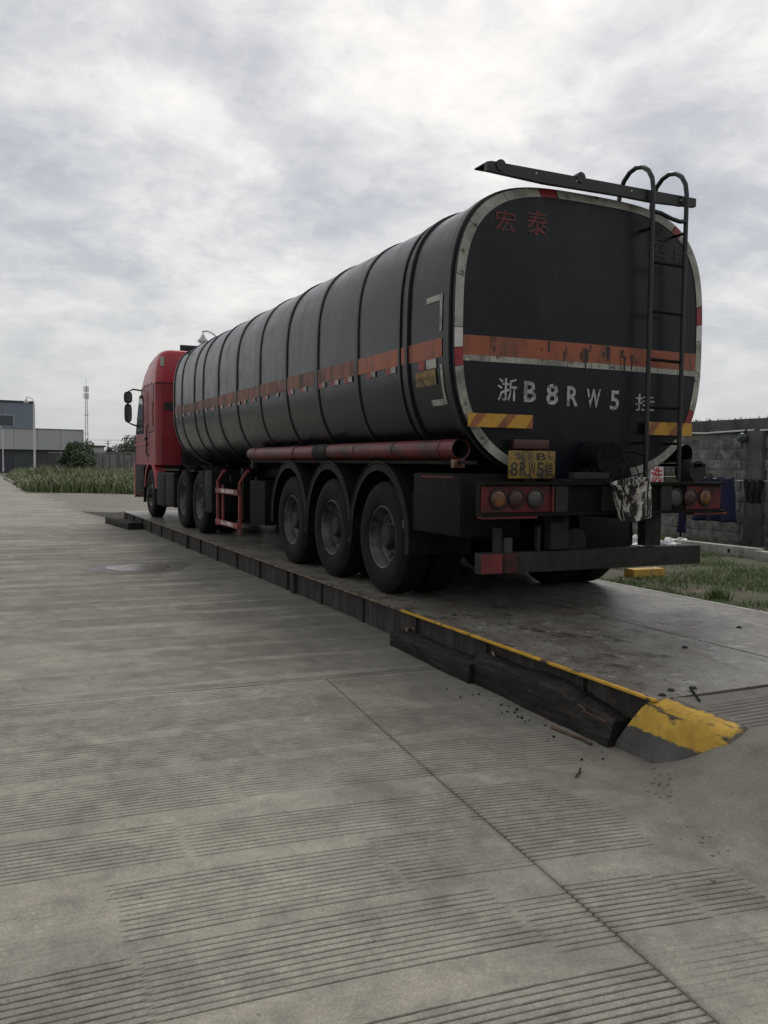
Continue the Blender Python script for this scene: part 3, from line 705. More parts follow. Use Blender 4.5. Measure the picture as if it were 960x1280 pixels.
# stripe, white line, boards on the head
def head_sheet(name, m, x0, x1, z0, z1, d=.004, nx=30, nz=3, f=.940, parent=T, poly=None):
    b = MB(); P = []
    for j in range(nz+1):
        z = z0+(z1-z0)*j/nz; l = xlim(z, f); a, c = max(x0, -l), min(x1, l)
        P.append([(a+(c-a)*i/nx, yhead(a+(c-a)*i/nx, z)-d, z) for i in range(nx+1)])
    b.grid(P); return b.build(name, m, parent)
head_sheet('orange_stripe', 'orange_paint', -2, 2, 2.122, 2.278)
x = -1.24
while x < 1.24:
    head_sheet('white_line', 'tape_white', x, min(x+.245, 1.25), 2.074, 2.121, .004, 4, 1); x += .25
def hazard(x0, x1, z0, z1, y):
    h = MB().box(x0, x1, y, y+.006, z0, z1).build('hazard_board', 'hazard_yellow', T)
    w = .15; s_ = .10; x = x0-.02
    while x < x1:
        P = [(max(x0, min(x1, x+.0)), z0), (max(x0, min(x1, x+w*.62)), z0), (max(x0, min(x1, x+w*.62+s_)), z1), (max(x0, min(x1, x+s_)), z1)]
        b = MB(); b.quad(*[(p[0], y-.0015, p[1]) for p in P])
        if P[1][0]-P[0][0] > .01: b.build('hazard_stripe', 'hazard_red', h)
        else: b.bm.free()
        x += w*1.9
hazard(-1.215, -.60, 1.545, 1.655, .300); hazard(.60, 1.145, 1.525, 1.640, .300)
b = MB(); rg = random.Random(77)
for k in range(26):
    x = rg.uniform(-.12, .46) if k < 18 else rg.uniform(-1.0, .9); zt = 2.278-rg.random()*.08; L = rg.uniform(.04, .17)*(1 if k < 18 else .6); w = rg.uniform(.004, .013)
    pts_ = [(x+w*.3*sin(q*2.1+k)-w*(1-.45*q/5), x+w*.3*sin(q*2.1+k)+w*(1-.45*q/5), zt-L*q/5) for q in range(6)]
    b.grid([[(a, yhead(a, z)-.0062, z), (c, yhead(c, z)-.0062, z)] for a, c, z in pts_])
tag(b.build('tar_runs', 'plate_black', T), kind='stuff')
# painted characters
yt_ = lambda x, z: yhead(x, z)-.0055
for ch, x0, x1, z0, z1 in (('浙', -.915, -.73, 1.765, 1.95), ('B', -.665, -.545, 1.765, 1.935), ('8', -.445, -.325, 1.75, 1.925), ('R', -.235, -.115, 1.745, 1.915), ('W', -.03, .12, 1.745, 1.90), ('5', .225, .325, 1.73, 1.90), ('挂', .51, .735, 1.735, 1.885)):
    lettering('painted_character', ch, x0, x1, z0, z1, yt_, 'letter_white', T, .022 if ch not in '浙挂' else .010)
for ch, x0, x1, z0, z1, m_ in (('宏', -.955, -.765, 3.12, 3.30, 'letter_red'), ('泰', -.66, -.45, 3.13, 3.33, 'letter_red'), ('运', .62, .83, 3.10, 3.27, 'letter_faint'), ('输', .93, 1.10, 3.05, 3.20, 'letter_faint')):
    lettering('painted_character', ch, x0, x1, z0, z1, yt_, m_, T, .012)
# ladder
LX0, LX1, LY = .545, .925, .225
ld = MB()
for x in (LX0, LX1):
    pts = [(x, LY, .0+1.13), (x, LY, 1.8), (x, LY, 2.6), (x, LY, 3.55)]
    for k in range(9):
        a = pi*k/8; pts.append((x, LY+.22-.22*cos(a), 3.63+.24*sin(a)))
    pts += [(x, LY+.44, 3.53)]
    MB().tube(pts, .021, 10).build('ladder_rail', 'rib_paint', T)
for z in (1.766, 2.175, 2.59, 3.01): MB().tube([(LX0, LY, z), (LX1, LY, z-.006)], .014, 8).build('ladder_rung', 'frame_dark', T)
MB().tube([(LX0, LY, 3.44), (LX0+.08, LY-.01, 3.43), (LX0+.19, LY-.02, 3.395), (LX0+.30, LY-.01, 3.385), (LX1, LY, 3.40)], .019, 8).build('ladder_rung', 'rib_paint', T)
for x in (LX0, LX1):
    for z in (1.45, 3.3): MB().tube([(x, LY, z), (x, yhead(x, z)+.003, z)], .012, 6).build('ladder_bracket', 'frame_dark', T)
# tapered walkway boards across the top, front and rear
def walk(y, nm, dz=0):
    P = [(-1.105, 3.545), (-1.105, 3.612), (-1.06, 3.622), (1.075, 3.628), (1.075, 3.555), (.60, 3.532), (.2, 3.536), (-.55, 3.525)]
    P = [(x, z+dz) for x, z in P]
    w_ = MB().prism(P, 'y', y, y+.045).build(nm, 'rib_paint', T)
    MB().box(-1.10, 1.07, y+.047, y+.20, 3.604+dz, 3.616+dz).build('tread', 'frame_dark', w_)
    b = MB()
    for x, z in ((-.98, 3.60), (-.20, 3.62)): MB().cyl((x, y-.01, z+dz), (x, y+.05, z+dz), .045, 14).build('lug', 'rib_paint', w_)
    pass
    for x in (-.64, -.24, .34, .9): MB().cyl((x, y-.0015, 3.590+dz), (x, y+.002, 3.590+dz), .008, 8).build('bolt_hole', 'tape_clean', w_)
walk(.262, 'walkway_board'); MB().box(-1.17, 1.10, 11.18, 11.225, 3.375, 3.485, .004).build('walkway_board', 'rib_paint', T)
MB().box(-1.0, -.92, 11.05, 11.18, 3.30, 3.375).build('board_bracket', 'rib_paint', T); MB().box(.92, 1.0, 11.05, 11.18, 3.30, 3.375).build('board_bracket', 'rib_paint', T)
for y in (2.9, 6.1, 9.2):                 # filler covers along the crown
    b = MB().lathe([(3.50, .27), (3.60, .27), (3.605, .30), (3.625, .30), (3.635, .24), (3.65, .0)], (0, y, 0), 'z', 32); b.build('filler_cover', 'rib_paint', T)

# chassis
for x in (-.45, .45):
    MB().prism([(.12, .78), (.12, 1.12), (11.0, 1.25), (11.0, 1.05), (8.2, .98), (6.4, .78)], 'x', x-.055, x+.055).build('chassis_rail', 'frame_dark', T)
for y in (.2, 1.2, 2.5, 3.8, 5.2, 6.6, 8.0, 9.6): MB().box(-1.05, 1.05, y-.05, y+.05, .93, 1.03).build('cross_member', 'frame_dark', T)
for y in (.8, 2.2, 3.6, 5.0, 6.4, 8.0, 9.4, 10.6):
    for x in (-.62, .62): MB().box(x-.10, x+.10, y-.06, y+.06, 1.0, 1.32).build('saddle', 'frame_dark', T)
WY = (1.845, 3.150, 4.460); WR = .538
for y in WY:
    MB().cyl((-.95, y, .53), (.95, y, .53), .075, 16).build('axle', 'frame_dark', T)
    for x in (-.5, .5):
        b = MB()
        for k in range(6): b.box(x-.045, x+.045, y-.50+k*.06, y+.50-k*.06, .66-k*.016-.012, .66-k*.016)
        b.build('leaf_spring', 'frame_dark', T)
    for sd in (-1, 1):
        wheel(T, sd*1.25, y, WR, sd, 'dual', rg.uniform(0, 6)); wheel(T, sd*.90, y, WR, sd, 'inner')
        # arched mudguard
        b = MB(); P = []
        for k in range(25):
            a = radians(-6+196*k/24); ca, sa = cos(a), sin(a); row = []
            for u, rr in ((-1.275, .632), (-1.275, .695), (-1.262, .708), (-1.22, .712), (-.66, .712), (-.62, .705), (-.62, .66)):
                row.append((u*-sd, y+.03+rr*ca*.95, .545+rr*sa))
            P.append(row)
        b.grid(P); mg = b.build('mudguard', 'fender', T)
        b = MB(); b.tube([(sd*1.27, y+.03+.712*cos(a)*.95, .545+.712*sin(a)) for a in [radians(-4+192*k/20) for k in range(21)]], .012, 6); b.build('rolled_edge', 'fender', mg)
# rear side boxes behind the last mudguard, with flap and amber lamp
for sd in (-1, 1):
    x0, x1 = (sd*1.255, sd*.66) if sd < 0 else (.66, 1.255)
    if sd < 0:
        MB().box(x0, x1, .34, 1.17, .655, 1.17, .03).build('side_box', 'rubber', T)
        MB().box(x0+(-.004 if sd < 0 else .3), x1+(.004 if sd > 0 else -.3), .45, 1.0, 1.130, 1.145).build('red_trim', 'beam_red', T)
        MB().box(sd*1.235, sd*.69, 1.205, 1.22, .50, .98).build('mud_flap', 'rubber', T)
    MB().box(min(sd*1.24, sd*1.268), max(sd*1.24, sd*1.268), 1.26, 1.34, .66, .74, .006).build('marker_lamp', 'lamp_red', T)
    # red hose tube, open at the rear, with its collars
    X = sd*1.205
    b = MB().lathe([(.43, .076), (.425, .084), (3.25, .084)], (X, 0, 1.367), 'y', 28); 
    tb = b.build('hose_tube', 'tube_red' if sd < 0 else 'fender', T)
    b = MB().lathe([(3.58, .084), (6.25, .084), (6.29, .07), (6.29, .0)], (X, 0, 1.36), 'y', 28); b.build('hose_tube', 'tube_red', T)
    MB().lathe([(3.25, .0755), (.432, .0755)], (X, 0, 1.367), 'y', 28).build('tube_lining', 'plate_black', tb)
    MB().lathe([(3.22, .084), (3.22, .092), (3.62, .092), (3.62, .084)], (X, 0, 1.365), 'y', 28).build('tube_collar', 'fender', T)
    for y in (.66, 1.55, 2.45, 4.3, 5.9): MB().lathe([(y, .083), (y, .0885), (y+.035, .0885), (y+.035, .083)], (X, 0, 1.366), 'y', 28).build('tube_strap', 'tube_red' if sd < 0 else 'fender', tb)
    MB().box(X-.03, X+.03, 6.12, 6.2, 1.16, 1.30).build('tube_bracket', 'frame_grey', T)
    MB().box(X-.05, X+.05, .44, .50, 1.215, 1.285, .005).build('marker_lamp', 'lamp_amber', T)
    MB().box(X-.02, X+.02, .2, 6.3, 1.245, 1.275).build('tube_shelf', 'frame_dark', T)
# second, capped tube under the right one
MB().lathe([(.30, .0), (.30, .10), (.33, .107), (.48, .107), (.48, 0)], (1.235, 0, 1.205), 'y', 28).build('capped_tube', 'frame_grey', T)
# side guard with red frame and white printed board
sg = MB().tube([(-1.22, 8.12, .22), (-1.22, 8.12, .93), (-1.20, 7.80, 1.11)], .028, 6).build('side_guard', 'guard_red', T)
MB().tube([(-1.22, 6.83, .18), (-1.22, 6.83, .93), (-1.20, 6.48, 1.12)], .028, 6).build('upright', 'guard_red', sg)
MB().tube([(-1.225, 7.78, .24), (-1.225, 7.78, .88)], .022, 6).build('upright', 'guard_red', sg)
for z in (.78, .28):
    MB().box(-1.262, -1.232, 6.82, 8.13, z-.03, z+.05).build('guard_rail', 'guard_red', sg)
    MB().box(-1.266, -1.2625, 7.05, 7.75, z-.012, z+.042).build('guard_board', 'guard_white', sg)
for x in (-.95, .95):
    MB().box(x-.07, x+.07, 7.35, 7.50, .35, 1.15).build('landing_leg', 'frame_dark', T)
    MB().box(x-.13, x+.13, 7.28, 7.57, .30, .34).build('landing_foot', 'frame_dark', T)
MB().box(-.9, -.4, 5.4, 6.5, .45, .95, .03).build('tool_box', 'frame_dark', T)
MB().box(-1.1, -.6, 6.0, 6.75, .35, .98, .03).build('tool_box', 'frame_dark', T)
# rear beam with its lamps
b = MB(); b.prism([(-.0, .845), (-.0, .868), (.05, .872), (.05, 1.085), (-.0, 1.09), (-.0, 1.112), (.11, 1.112), (.11, .845)], 'x', -1.25, 1.255)
rb = b.build('rear_beam', 'frame_dark', T)
MB().box(-1.242, -.58, .036, .049, .875, 1.080).build('end_panel', 'beam_red', T)
MB().box(.84, 1.245, .036, .049, .875, 1.080).build('end_panel', 'beam_red', T)
MB().box(-.60, -.575, .015, .049, .873, 1.083).build('gusset', 'beam_red', T)
for x in (-.50, -.02, .60): MB().box(x-.06, x+.06, .018, .049, .873, 1.083).build('gusset', 'frame_grey', T)
MB().box(.9, 1.29, -.004, .10, .826, .844).build('lip', 'beam_red', T); MB().box(-1.24, -.75, -.004, .10, .826, .844).build('lip', 'beam_red', T)
for x, m_ in ((-1.095, 'lamp_amber'), (-.925, 'lamp_red'), (-.75, 'lamp_clear'), (.71, 'lamp_clear'), (.885, 'lamp_red'), (1.06, 'lamp_amber')):
    l_ = MB().lathe([(.036, .078), (.022, .078), (.018, .070), (.026, .064)], (x, 0, .980), 'y', 28).build('tail_lamp', 'plate_black', T)
    MB().lathe([(.028, .066), (.022, .060), (.017, .035), (.016, .0)], (x, 0, .980), 'y', 28).build('lens', m_, l_)
# drop arms, under-run bar
for x in (-.42, .575): MB().box(x-.088, x+.088, .14, .24, .555, .845, .006).build('drop_arm', 'frame_grey', T)
MB().box(-1.16, 1.155, .16, .26, .375, .542, .006).build('underrun_bar', 'frame_grey', T)
MB().box(-1.158, -.965, .155, .1595, .382, .536).build('red_tape', 'tape_red_dull', T)
MB().box(-.945, -.83, .155, .1595, .382, .536).build('red_tape', 'beam_red', T)
MB().box(-1.02, -.96, .18, .22, .543, .74).build('bracket', 'frame_grey', T); MB().box(-.935, -.86, .175, .215, .543, .66).build('bracket', 'fence_dark', T)
MB().box(-.60, -.57, .2, .24, .543, .75).build('bracket', 'frame_grey', T)
b = MB().prism([(-.28, .543), (-.06, .543), (-.06, .65), (-.10, .70), (-.17, .72), (-.24, .70), (-.28, .65)], 'y', .26, .30); b.build('tow_lug', 'frame_grey', T)
# number plate, red lamp over it
pl = MB().box(-.875, -.415, .232, .238, 1.135, 1.362, .004).build('number_plate', 'plate_yellow', T)
yp = lambda x, z: .2305
for ch, x0, x1, z0, z1 in (('浙', -.815, -.715, 1.285, 1.345), ('·', -.665, -.648, 1.308, 1.325), ('B', -.60, -.51, 1.285, 1.345), ('8', -.855, -.785, 1.155, 1.268), ('R', -.765, -.695, 1.155, 1.268), ('W', -.682, -.612, 1.155, 1.268), ('5', -.598, -.53, 1.155, 1.268), ('挂', -.515, -.435, 1.16, 1.265)):
    lettering('plate_character', ch, x0, x1, z0, z1, yp, 'plate_black', pl, .012)
MB().box(-.80, -.45, .27, .32, 1.375, 1.455, .01).build('plate_lamp', 'lamp_red', T)
MB().box(-.7, -.6, .24, .30, 1.11, 1.14).build('plate_bracket', 'frame_dark', T)
# outlet valve and pipework, tarry
b = MB(); b.cyl((.02, .36, 1.34), (.02, .05, 1.30), .115, 20); b.lathe([(.05, .0), (.05, .15), (.09, .15), (.09, .0)], (.02, 0, 1.30), 'y', 24)
b.cyl((.02, .20, 1.30), (.02, .17, 1.10), .09, 18)
for k in range(8):
    t_ = 2*pi*k/8; b.cyl((.02+.13*cos(t_), .04, 1.30+.13*sin(t_)), (.02+.13*cos(t_), .07, 1.30+.13*sin(t_)), .012, 6)
vl = b.build('outlet_valve', 'frame_dark', T)
MB().tube([(.10, .08, 1.36), (.22, .05, 1.37), (.34, .04, 1.35), (.37, .04, 1.34)], .012, 6).build('valve_lever', 'frame_dark', vl)
MB().box(-.38, -.02, .02, .10, 1.135, 1.19, .008).build('hose_tray', 'frame_grey', T)
MB().box(-.42, .0, .05, .3, 1.115, 1.132).build('hose_tray', 'frame_grey', T)
# bucket hung on the valve
bk = thing('bucket', 'dented white bucket streaked with tar, hanging from the tanker rear beam', 'bucket', (.095, -.165, .825)); bk.rotation_euler = (radians(-3), radians(-12), .4)
pr = [(.0, .0), (.0, .128), (.004, .134), (.10, .142), (.22, .150), (.235, .156), (.243, .150), (.285, .153), (.292, .162), (.305, .162), (.305, .150), (.29, .146), (.02, .125), (.02, .0)]
b = MB().lathe([(a, r) for a, r in pr], (0, 0, 0), 'z', 36)
for v in b.bm.verts:
    d = mnoise.noise((v.co.x*9, v.co.y*9, v.co.z*5)); v.co.x += d*.008; v.co.y += d*.006
b.build('bucket_body', 'bucket_white', bk)
MB().tube([(.16*cos(a), 0, .29+.17*sin(a)) for a in [pi*k/12 for k in range(13)]], .005, 6).build('handle', 'frame_dark', bk)
# red board fixed behind: stands at the wall, see below

# ------------------------------------------------------------------ tractor
K = thing('tractor_unit', 'red tractor cab with high roof and black mirrors, coupled ahead of the black tank', 'truck', (0, 12, 0))
def Kz(mb, name, m, parent=None, **kw):
    """geometry written in world y; the tractor's empty stands at y = 12"""
    for v in mb.bm.verts: v.co.y -= 12
    return mb.build(name, m, parent or K, **kw)
def rrect(hw, y0, y1, r, z, n=5):
    P = []
    for cx, cy, a0 in ((hw-r, y1-r, 0), (-hw+r, y1-r, pi/2), (-hw+r, y0+r, pi), (hw-r, y0+r, 1.5*pi)):
        for k in range(n+1):
            a = a0+pi/2*k/n; P.append((cx+r*cos(a), cy+r*sin(a), z))
    return P
CY = 13.38
b = MB(); b.loft([rrect(1.235, CY, yf, r, z) for z, yf, r in ((1.16, 16.08, .14), (1.5, 16.08, .15), (1.75, 16.06, .15), (1.95, 15.98, .15), (2.35, 15.72, .15), (2.75, 15.42, .14), (2.93, 15.27, .13))])
cb_ = Kz(b, 'cab_body', 'cab_red_old')
b = MB(); b.loft([rrect(hw, y0, yf, r, z) for z, hw, y0, yf, r in ((2.945, 1.225, CY, 15.24, .13), (3.0, 1.225, CY, 15.20, .14), (3.2, 1.21, CY, 15.0, .16), (3.42, 1.17, CY, 14.66, .18), (3.55, 1.12, CY+.01, 14.30, .2), (3.62, 1.07, CY+.03, 14.05, .2), (3.655, 1.0, CY+.07, 13.9, .18), (3.67, .90, CY+.14, 13.75, .14))])
Kz(b, 'roof_fairing', 'cab_red', ang=1.0)
Kz(MB().box(-1.215, 1.215, CY-.003, 15.2, 2.928, 2.948), 'roof_seam', 'cab_black')
Kz(MB().box(-1.05, -.55, CY-.006, CY+.02, 2.34, 2.52, .0), 'rear_window', 'plate_black'); Kz(MB().box(.55, 1.05, CY-.006, CY+.02, 2.34, 2.52), 'rear_window', 'plate_black')
Kz(MB().box(-.9, .9, CY-.008, CY+.02, 1.3, 1.33), 'rear_rib', 'cab_red_old'); Kz(MB().box(-.9, .9, CY-.008, CY+.02, 1.95, 1.98), 'rear_rib', 'cab_red_old')
Kz(MB().box(-1.13, -1.05, CY-.01, CY+.02, 3.30, 3.50), 'roof_badge', 'tape_white'); Kz(MB().box(-.72, -.50, CY-.006, CY+.02, 3.42, 3.48), 'roof_badge', 'tape_white')
for sd in (-1, 1):
    x0 = sd*1.2375
    def sp_(poly, name, m, t=.006):
        b = MB().prism(poly, 'x', x0-t/2*0-(t if sd < 0 else 0), x0+(t if sd > 0 else 0)); return Kz(b, name, m)
    sp_([(14.86, 1.88), (15.93, 1.88), (15.68, 2.34), (15.38, 2.78), (14.98, 2.78), (14.86, 2.66)], 'window_frame', 'cab_black', .004)
    sp_([(14.93, 1.95), (15.82, 1.95), (15.60, 2.34), (15.35, 2.70), (15.04, 2.70), (14.93, 2.6)], 'side_window', 'glass_dark', .007)
    sp_([(14.30, 1.16), (14.32, 1.16), (14.32, 2.8), (14.30, 2.8)], 'door_gap', 'cab_black', .004)
    sp_([(14.40, 1.72), (14.62, 1.72), (14.62, 1.78), (14.40, 1.78)], 'door_handle', 'cab_black', .03)
    sp_([(14.3, 1.60), (16.0, 1.60), (16.0, 1.66), (14.3, 1.66)], 'waist_trim', 'cab_red', .02)
    sp_([(13.62, 1.9), (13.64, 1.9), (13.64, 2.92), (13.62, 2.92)], 'panel_gap', 'cab_black', .003)
    sp_([(13.62, 1.88), (14.3, 1.88), (14.3, 1.90), (13.62, 1.90)], 'panel_gap', 'cab_black', .003)
    sp_([(13.70, 2.02), (14.22, 2.02), (14.22, 2.55), (13.70, 2.55)], 'sleeper_panel', 'cab_red_old', .008)
    Kz(MB().tube([(x0, 14.22, 1.35), (x0+sd*.05, 14.22, 1.42), (x0+sd*.05, 14.22, 2.0), (x0, 14.22, 2.07)], .014, 6), 'grab_rail', 'cab_black')
    for yy_ in (13.9, 14.3, 14.7): Kz(MB().box(min(x0, x0+sd*-.10), max(x0, x0+sd*-.10), yy_, yy_+.10, 2.955, 2.985, .006), 'marker_lamp', 'lamp_amber')
    # front wheel arch, step panel
    b = MB(); P = []
    for k in range(17):
        a = radians(8+164*k/16); P.append([(sd*u, 13.99+rr*cos(a), .56+rr*sin(a)) for u, rr in ((1.255, .62), (1.255, .70), (1.20, .72), (.75, .72))])
    b.grid(P); Kz(b, 'wheel_arch', 'cab_red')
    Kz(MB().box(min(sd*1.245, sd*.8), max(sd*1.245, sd*.8), 14.72, 16.02, .42, 1.155, .03), 'step_panel', 'cab_black')
    for z in (.55, .82): Kz(MB().box(min(sd*1.26, sd*1.0), max(sd*1.26, sd*1.0), 14.82, 15.35, z-.02, z+.02), 'step', 'frame_grey')
    Kz(MB().box(min(sd*1.262, sd*1.2), max(sd*1.262, sd*1.2), 14.70, 14.76, .30, 1.10), 'mud_flap', 'rubber')
    Kz(MB().box(min(sd*1.255, sd*1.225), max(sd*1.255, sd*1.225), 15.95, 16.10, .36, 1.2, .01), 'corner_trim', 'cab_red')
    # mirrors: two housings on a bracket
    b = MB(); b.tube([(sd*1.22, 15.30, 2.90), (sd*1.38, 15.40, 2.93), (sd*1.50, 15.42, 2.87), (sd*1.50, 15.42, 2.15), (sd*1.38, 15.44, 2.10), (sd*1.23, 15.50, 2.06)], .020, 8)
    mr = Kz(b, 'mirror_bracket', 'cab_black')
    for z0, z1, hw in ((2.60, 2.87, .095), (2.15, 2.585, .085)):
        b = MB(); zc_ = (z0+z1)/2; h = (z1-z0)/2; R = []
        for k, (fy, fs) in enumerate(((0, .93), (.012, 1), (.05, 1), (.11, .86), (.14, .5))):
            R.append([(sd*1.50+hw*fs*(abs(cos(a))**.6)*(1 if cos(a) > 0 else -1), 15.36+fy, zc_+h*fs*(abs(sin(a))**.6)*(1 if sin(a) > 0 else -1)) for a in [2*pi*q/24 for q in range(24)]])
        b.loft(R); hs = Kz(b, 'mirror', 'cab_black')
        Kz(MB().box(sd*1.50-hw*.8, sd*1.50+hw*.8, 15.354, 15.3595, z0+.03, z1-.03), 'mirror_glass', 'glass_dark')
    # air intake pipe behind the cab, side lockers, tank
    # steer wheel, drive wheels
    w_ = wheel(K, sd*1.245, 13.975-12, WR, sd, 'steer'); w_.rotation_euler[0] = .7
    for y in (9.3, 10.65):
        wheel(K, sd*1.25, y-12, WR, sd, 'dual', rg.uniform(0, 6)); wheel(K, sd*.90, y-12, WR, sd, 'inner')
        b = MB(); P = []
        for k in range(13):
            a = radians(40+100*k/12); P.append([(sd*u, y+.66*cos(a), .545+.63*sin(a)) for u in (1.25, .62)])
        b.grid(P); Kz(b, 'mudguard', 'fender')
    Kz(MB().box(min(sd*1.25, sd*.62), max(sd*1.25, sd*.62), 8.42, 8.9, .40, 1.10, .02), 'mud_flap', 'fender')
    Kz(MB().box(min(sd*1.25, sd*.62), max(sd*1.25, sd*.62), 11.45, 12.25, .33, 1.02, .04), 'battery_box' if sd < 0 else 'fuel_tank', 'cab_black')
    Kz(MB().box(min(sd*1.25, sd*.62), max(sd*1.25, sd*.62), 12.33, 13.22, .30, 1.02, .05), 'air_tank_box' if sd < 0 else 'fuel_tank', 'cab_black')
    Kz(MB().box(min(sd*1.256, sd*1.24), max(sd*1.256, sd*1.24), 11.5, 13.15, .97, 1.0), 'box_trim', 'frame_grey')
    Kz(MB().box(min(sd*1.2, sd*.6), max(sd*1.2, sd*.6), 8.5, 13.3, 1.06, 1.085), 'catwalk', 'frame_grey')
Kz(MB().box(-1.22, 1.22, 15.98, 16.16, .36, 1.18, .05), 'bumper', 'cab_red')
Kz(MB().box(-1.08, 1.08, 15.5, 16.05, .95, 1.2), 'engine_cover', 'cab_black')
for x in (-.40, .40): Kz(MB().box(x-.045, x+.045, 8.4, 15.9, .72, 1.0), 'chassis_rail', 'frame_dark')
for y in (9.3, 10.65): Kz(MB().cyl((-.95, y, .53), (.95, y, .53), .09, 16), 'axle', 'frame_dark')
Kz(MB().cyl((-1.0, 13.975, .5), (1.0, 13.975, .5), .06, 14), 'axle', 'frame_dark')
Kz(MB().box(-.5, .5, 9.4, 10.5, 1.02, 1.10, .02), 'fifth_wheel', 'frame_dark')
Kz(MB().box(-.7, .7, 13.0, 13.34, .75, 1.9, .03), 'engine_bulkhead', 'cab_black')
Kz(MB().cyl((.85, 13.1, .9), (.85, 13.1, 3.1), .10, 16), 'air_intake', 'cab_black')
Kz(MB().box(-1.0, 1.0, 13.385, 14.0, 1.02, 1.16), 'cab_floor', 'cab_black')
# tie between trailer and tractor
MB().tube([(-.3, 11.1, 1.6), (-.35, 11.7, 1.25), (-.3, 12.4, 1.2), (-.3, 13.0, 1.55)], .02, 8).build('air_hose', 'rubber', T)

# ------------------------------------------------------------------ block wall on the right
WX = 8.40
wl = thing('block_wall', 'stained grey concrete block wall with coping band, behind the grass on the right', 'wall', (WX, 6, -.3))
def Wm(b, name, m, parent=wl, **kw):
    for v in b.bm.verts: v.co.x -= WX; v.co.y -= 6; v.co.z += .3
    return b.build(name, m, parent, **kw)
Wm(MB().box(WX+.02, WX+.24, -3, 36, -.5, 1.93), 'mortar_core', 'wall_mortar')
for i, (a, c) in enumerate(((-3, 2.2), (2.204, 7.4), (7.404, 12.6), (12.604, 36))):
    Wm(MB().box(WX-.015, WX+.26, a, c, 1.925, 2.165, .012), 'coping', 'wall_cope')
blk = []
rg = random.Random(31)
for q in range(5):
    b = MB(); b.box(0, .03, -.1985, .1985, -.0975, .0975, .005)
    for v in b.bm.verts:
        d = mnoise.noise((v.co.y*6+q*7, v.co.z*9, q))
        v.co.x += d*.008; v.co.y += d*.006; v.co.z += mnoise.noise((v.co.y*8, q*3, 1))*.006
    blk.append(b.mesh('block', 'wall_block'))
for r in range(11):
    for k in range(24):
        y = 2.9+k*.402+(.2 if r % 2 else 0)+rg.uniform(-.006, .006)
        if abs(y-5.95) < .18 and True: continue
        o = obj('block', rg.choice(blk), wl, (-.003+rg.uniform(-.005, .004), y-6, -.06+r*.2+.06+rg.uniform(-.004, .004)))
        o.rotation_euler = (rg.uniform(-.012, .012), 0, rg.uniform(-.012, .012)+pi*(0))
for y in (5.95, 10.6, 15.2, 1.3): Wm(MB().box(WX-.09, WX+.04, y-.19, y+.19, -.4, 1.925, .015), 'pillar', 'wall_cope')
b = MB(); rg = random.Random(5)
for k in range(420):
    y = rg.uniform(2, 14); x = WX+rg.uniform(.02, .2); h = rg.uniform(.02, .085); w = rg.uniform(.008, .02)
    A = [Vector((x+rg.uniform(-w, w), y+rg.uniform(-w, w), 2.16)) for _ in range(3)]; T_ = Vector((x, y+rg.uniform(-.02, .02), 2.16+h))
    V = [b.bm.verts.new(p) for p in A+[T_]]
    for q in ((0, 1, 3), (1, 2, 3), (2, 0, 3)): b.bm.faces.new([V[i] for i in q])
tag(Wm(b, 'glass_shards', 'glass_shard', ang=.1), kind='stuff')
b = MB(); b.tube([(WX-.045, y, z) for y, z in ((9.5, 1.97), (8.0, 1.945), (7.2, 1.915), (6.9, 1.925), (6.0, 1.945))], .018, 8)
b.tube([(WX-.05, 5.85, 1.935), (WX-.045, 4.5, 1.93), (WX-.045, 2, 1.92)], .018, 8)
pp = b.build('wall_pipe', 'pipe_white'); tag(pp, 'thin white pipe sagging along the block wall under its coping', 'pipe')
fit = thing('wall_lamp', 'dark round lamp on the block wall, just below the gap in the white pipe', 'wall lamp', (WX-.10, 6.17, 1.80))
b = MB().lathe([(.02, .0), (.02, .08), (-.05, .10), (-.10, .08), (-.12, .0)], (0, 0, 0), 'x', 20); b.build('housing', 'window_dark', fit)
MB().cyl((.0, 0, .1), (.06, 0, .16), .02, 8).build('bracket', 'frame_dark', fit)
sgn = thing('notice_board', 'small white board with a red character on the block wall, seen under the tank', 'sign', (8.36, 8.50, 1.05))
sgn.rotation_euler = (0, 0, 0)
Mz = Matrix.Rotation(-pi/2, 4, 'Z')
b = MB(); b.box(-.19, .19, -.01, .01, -.17, .20)
for v in b.bm.verts: v.co = Mz @ v.co
b.build('board', 'sign_white', sgn)
lettering('red_character', '洗', -.165, .165, -.145, .18, lambda x, z: -.0125, 'sign_red', sgn, .025, M=Mz)
b = MB(); b.box(-.6, .6, -.012, .012, -.14, .10)
for v in b.bm.verts: v.co = Mz @ v.co
bd = b.build('board_panel', 'soil'); bd.location = (8.355, 7.60, 1.02); tag(bd, 'weathered brown board fixed to the block wall, right of the small white board', 'board')

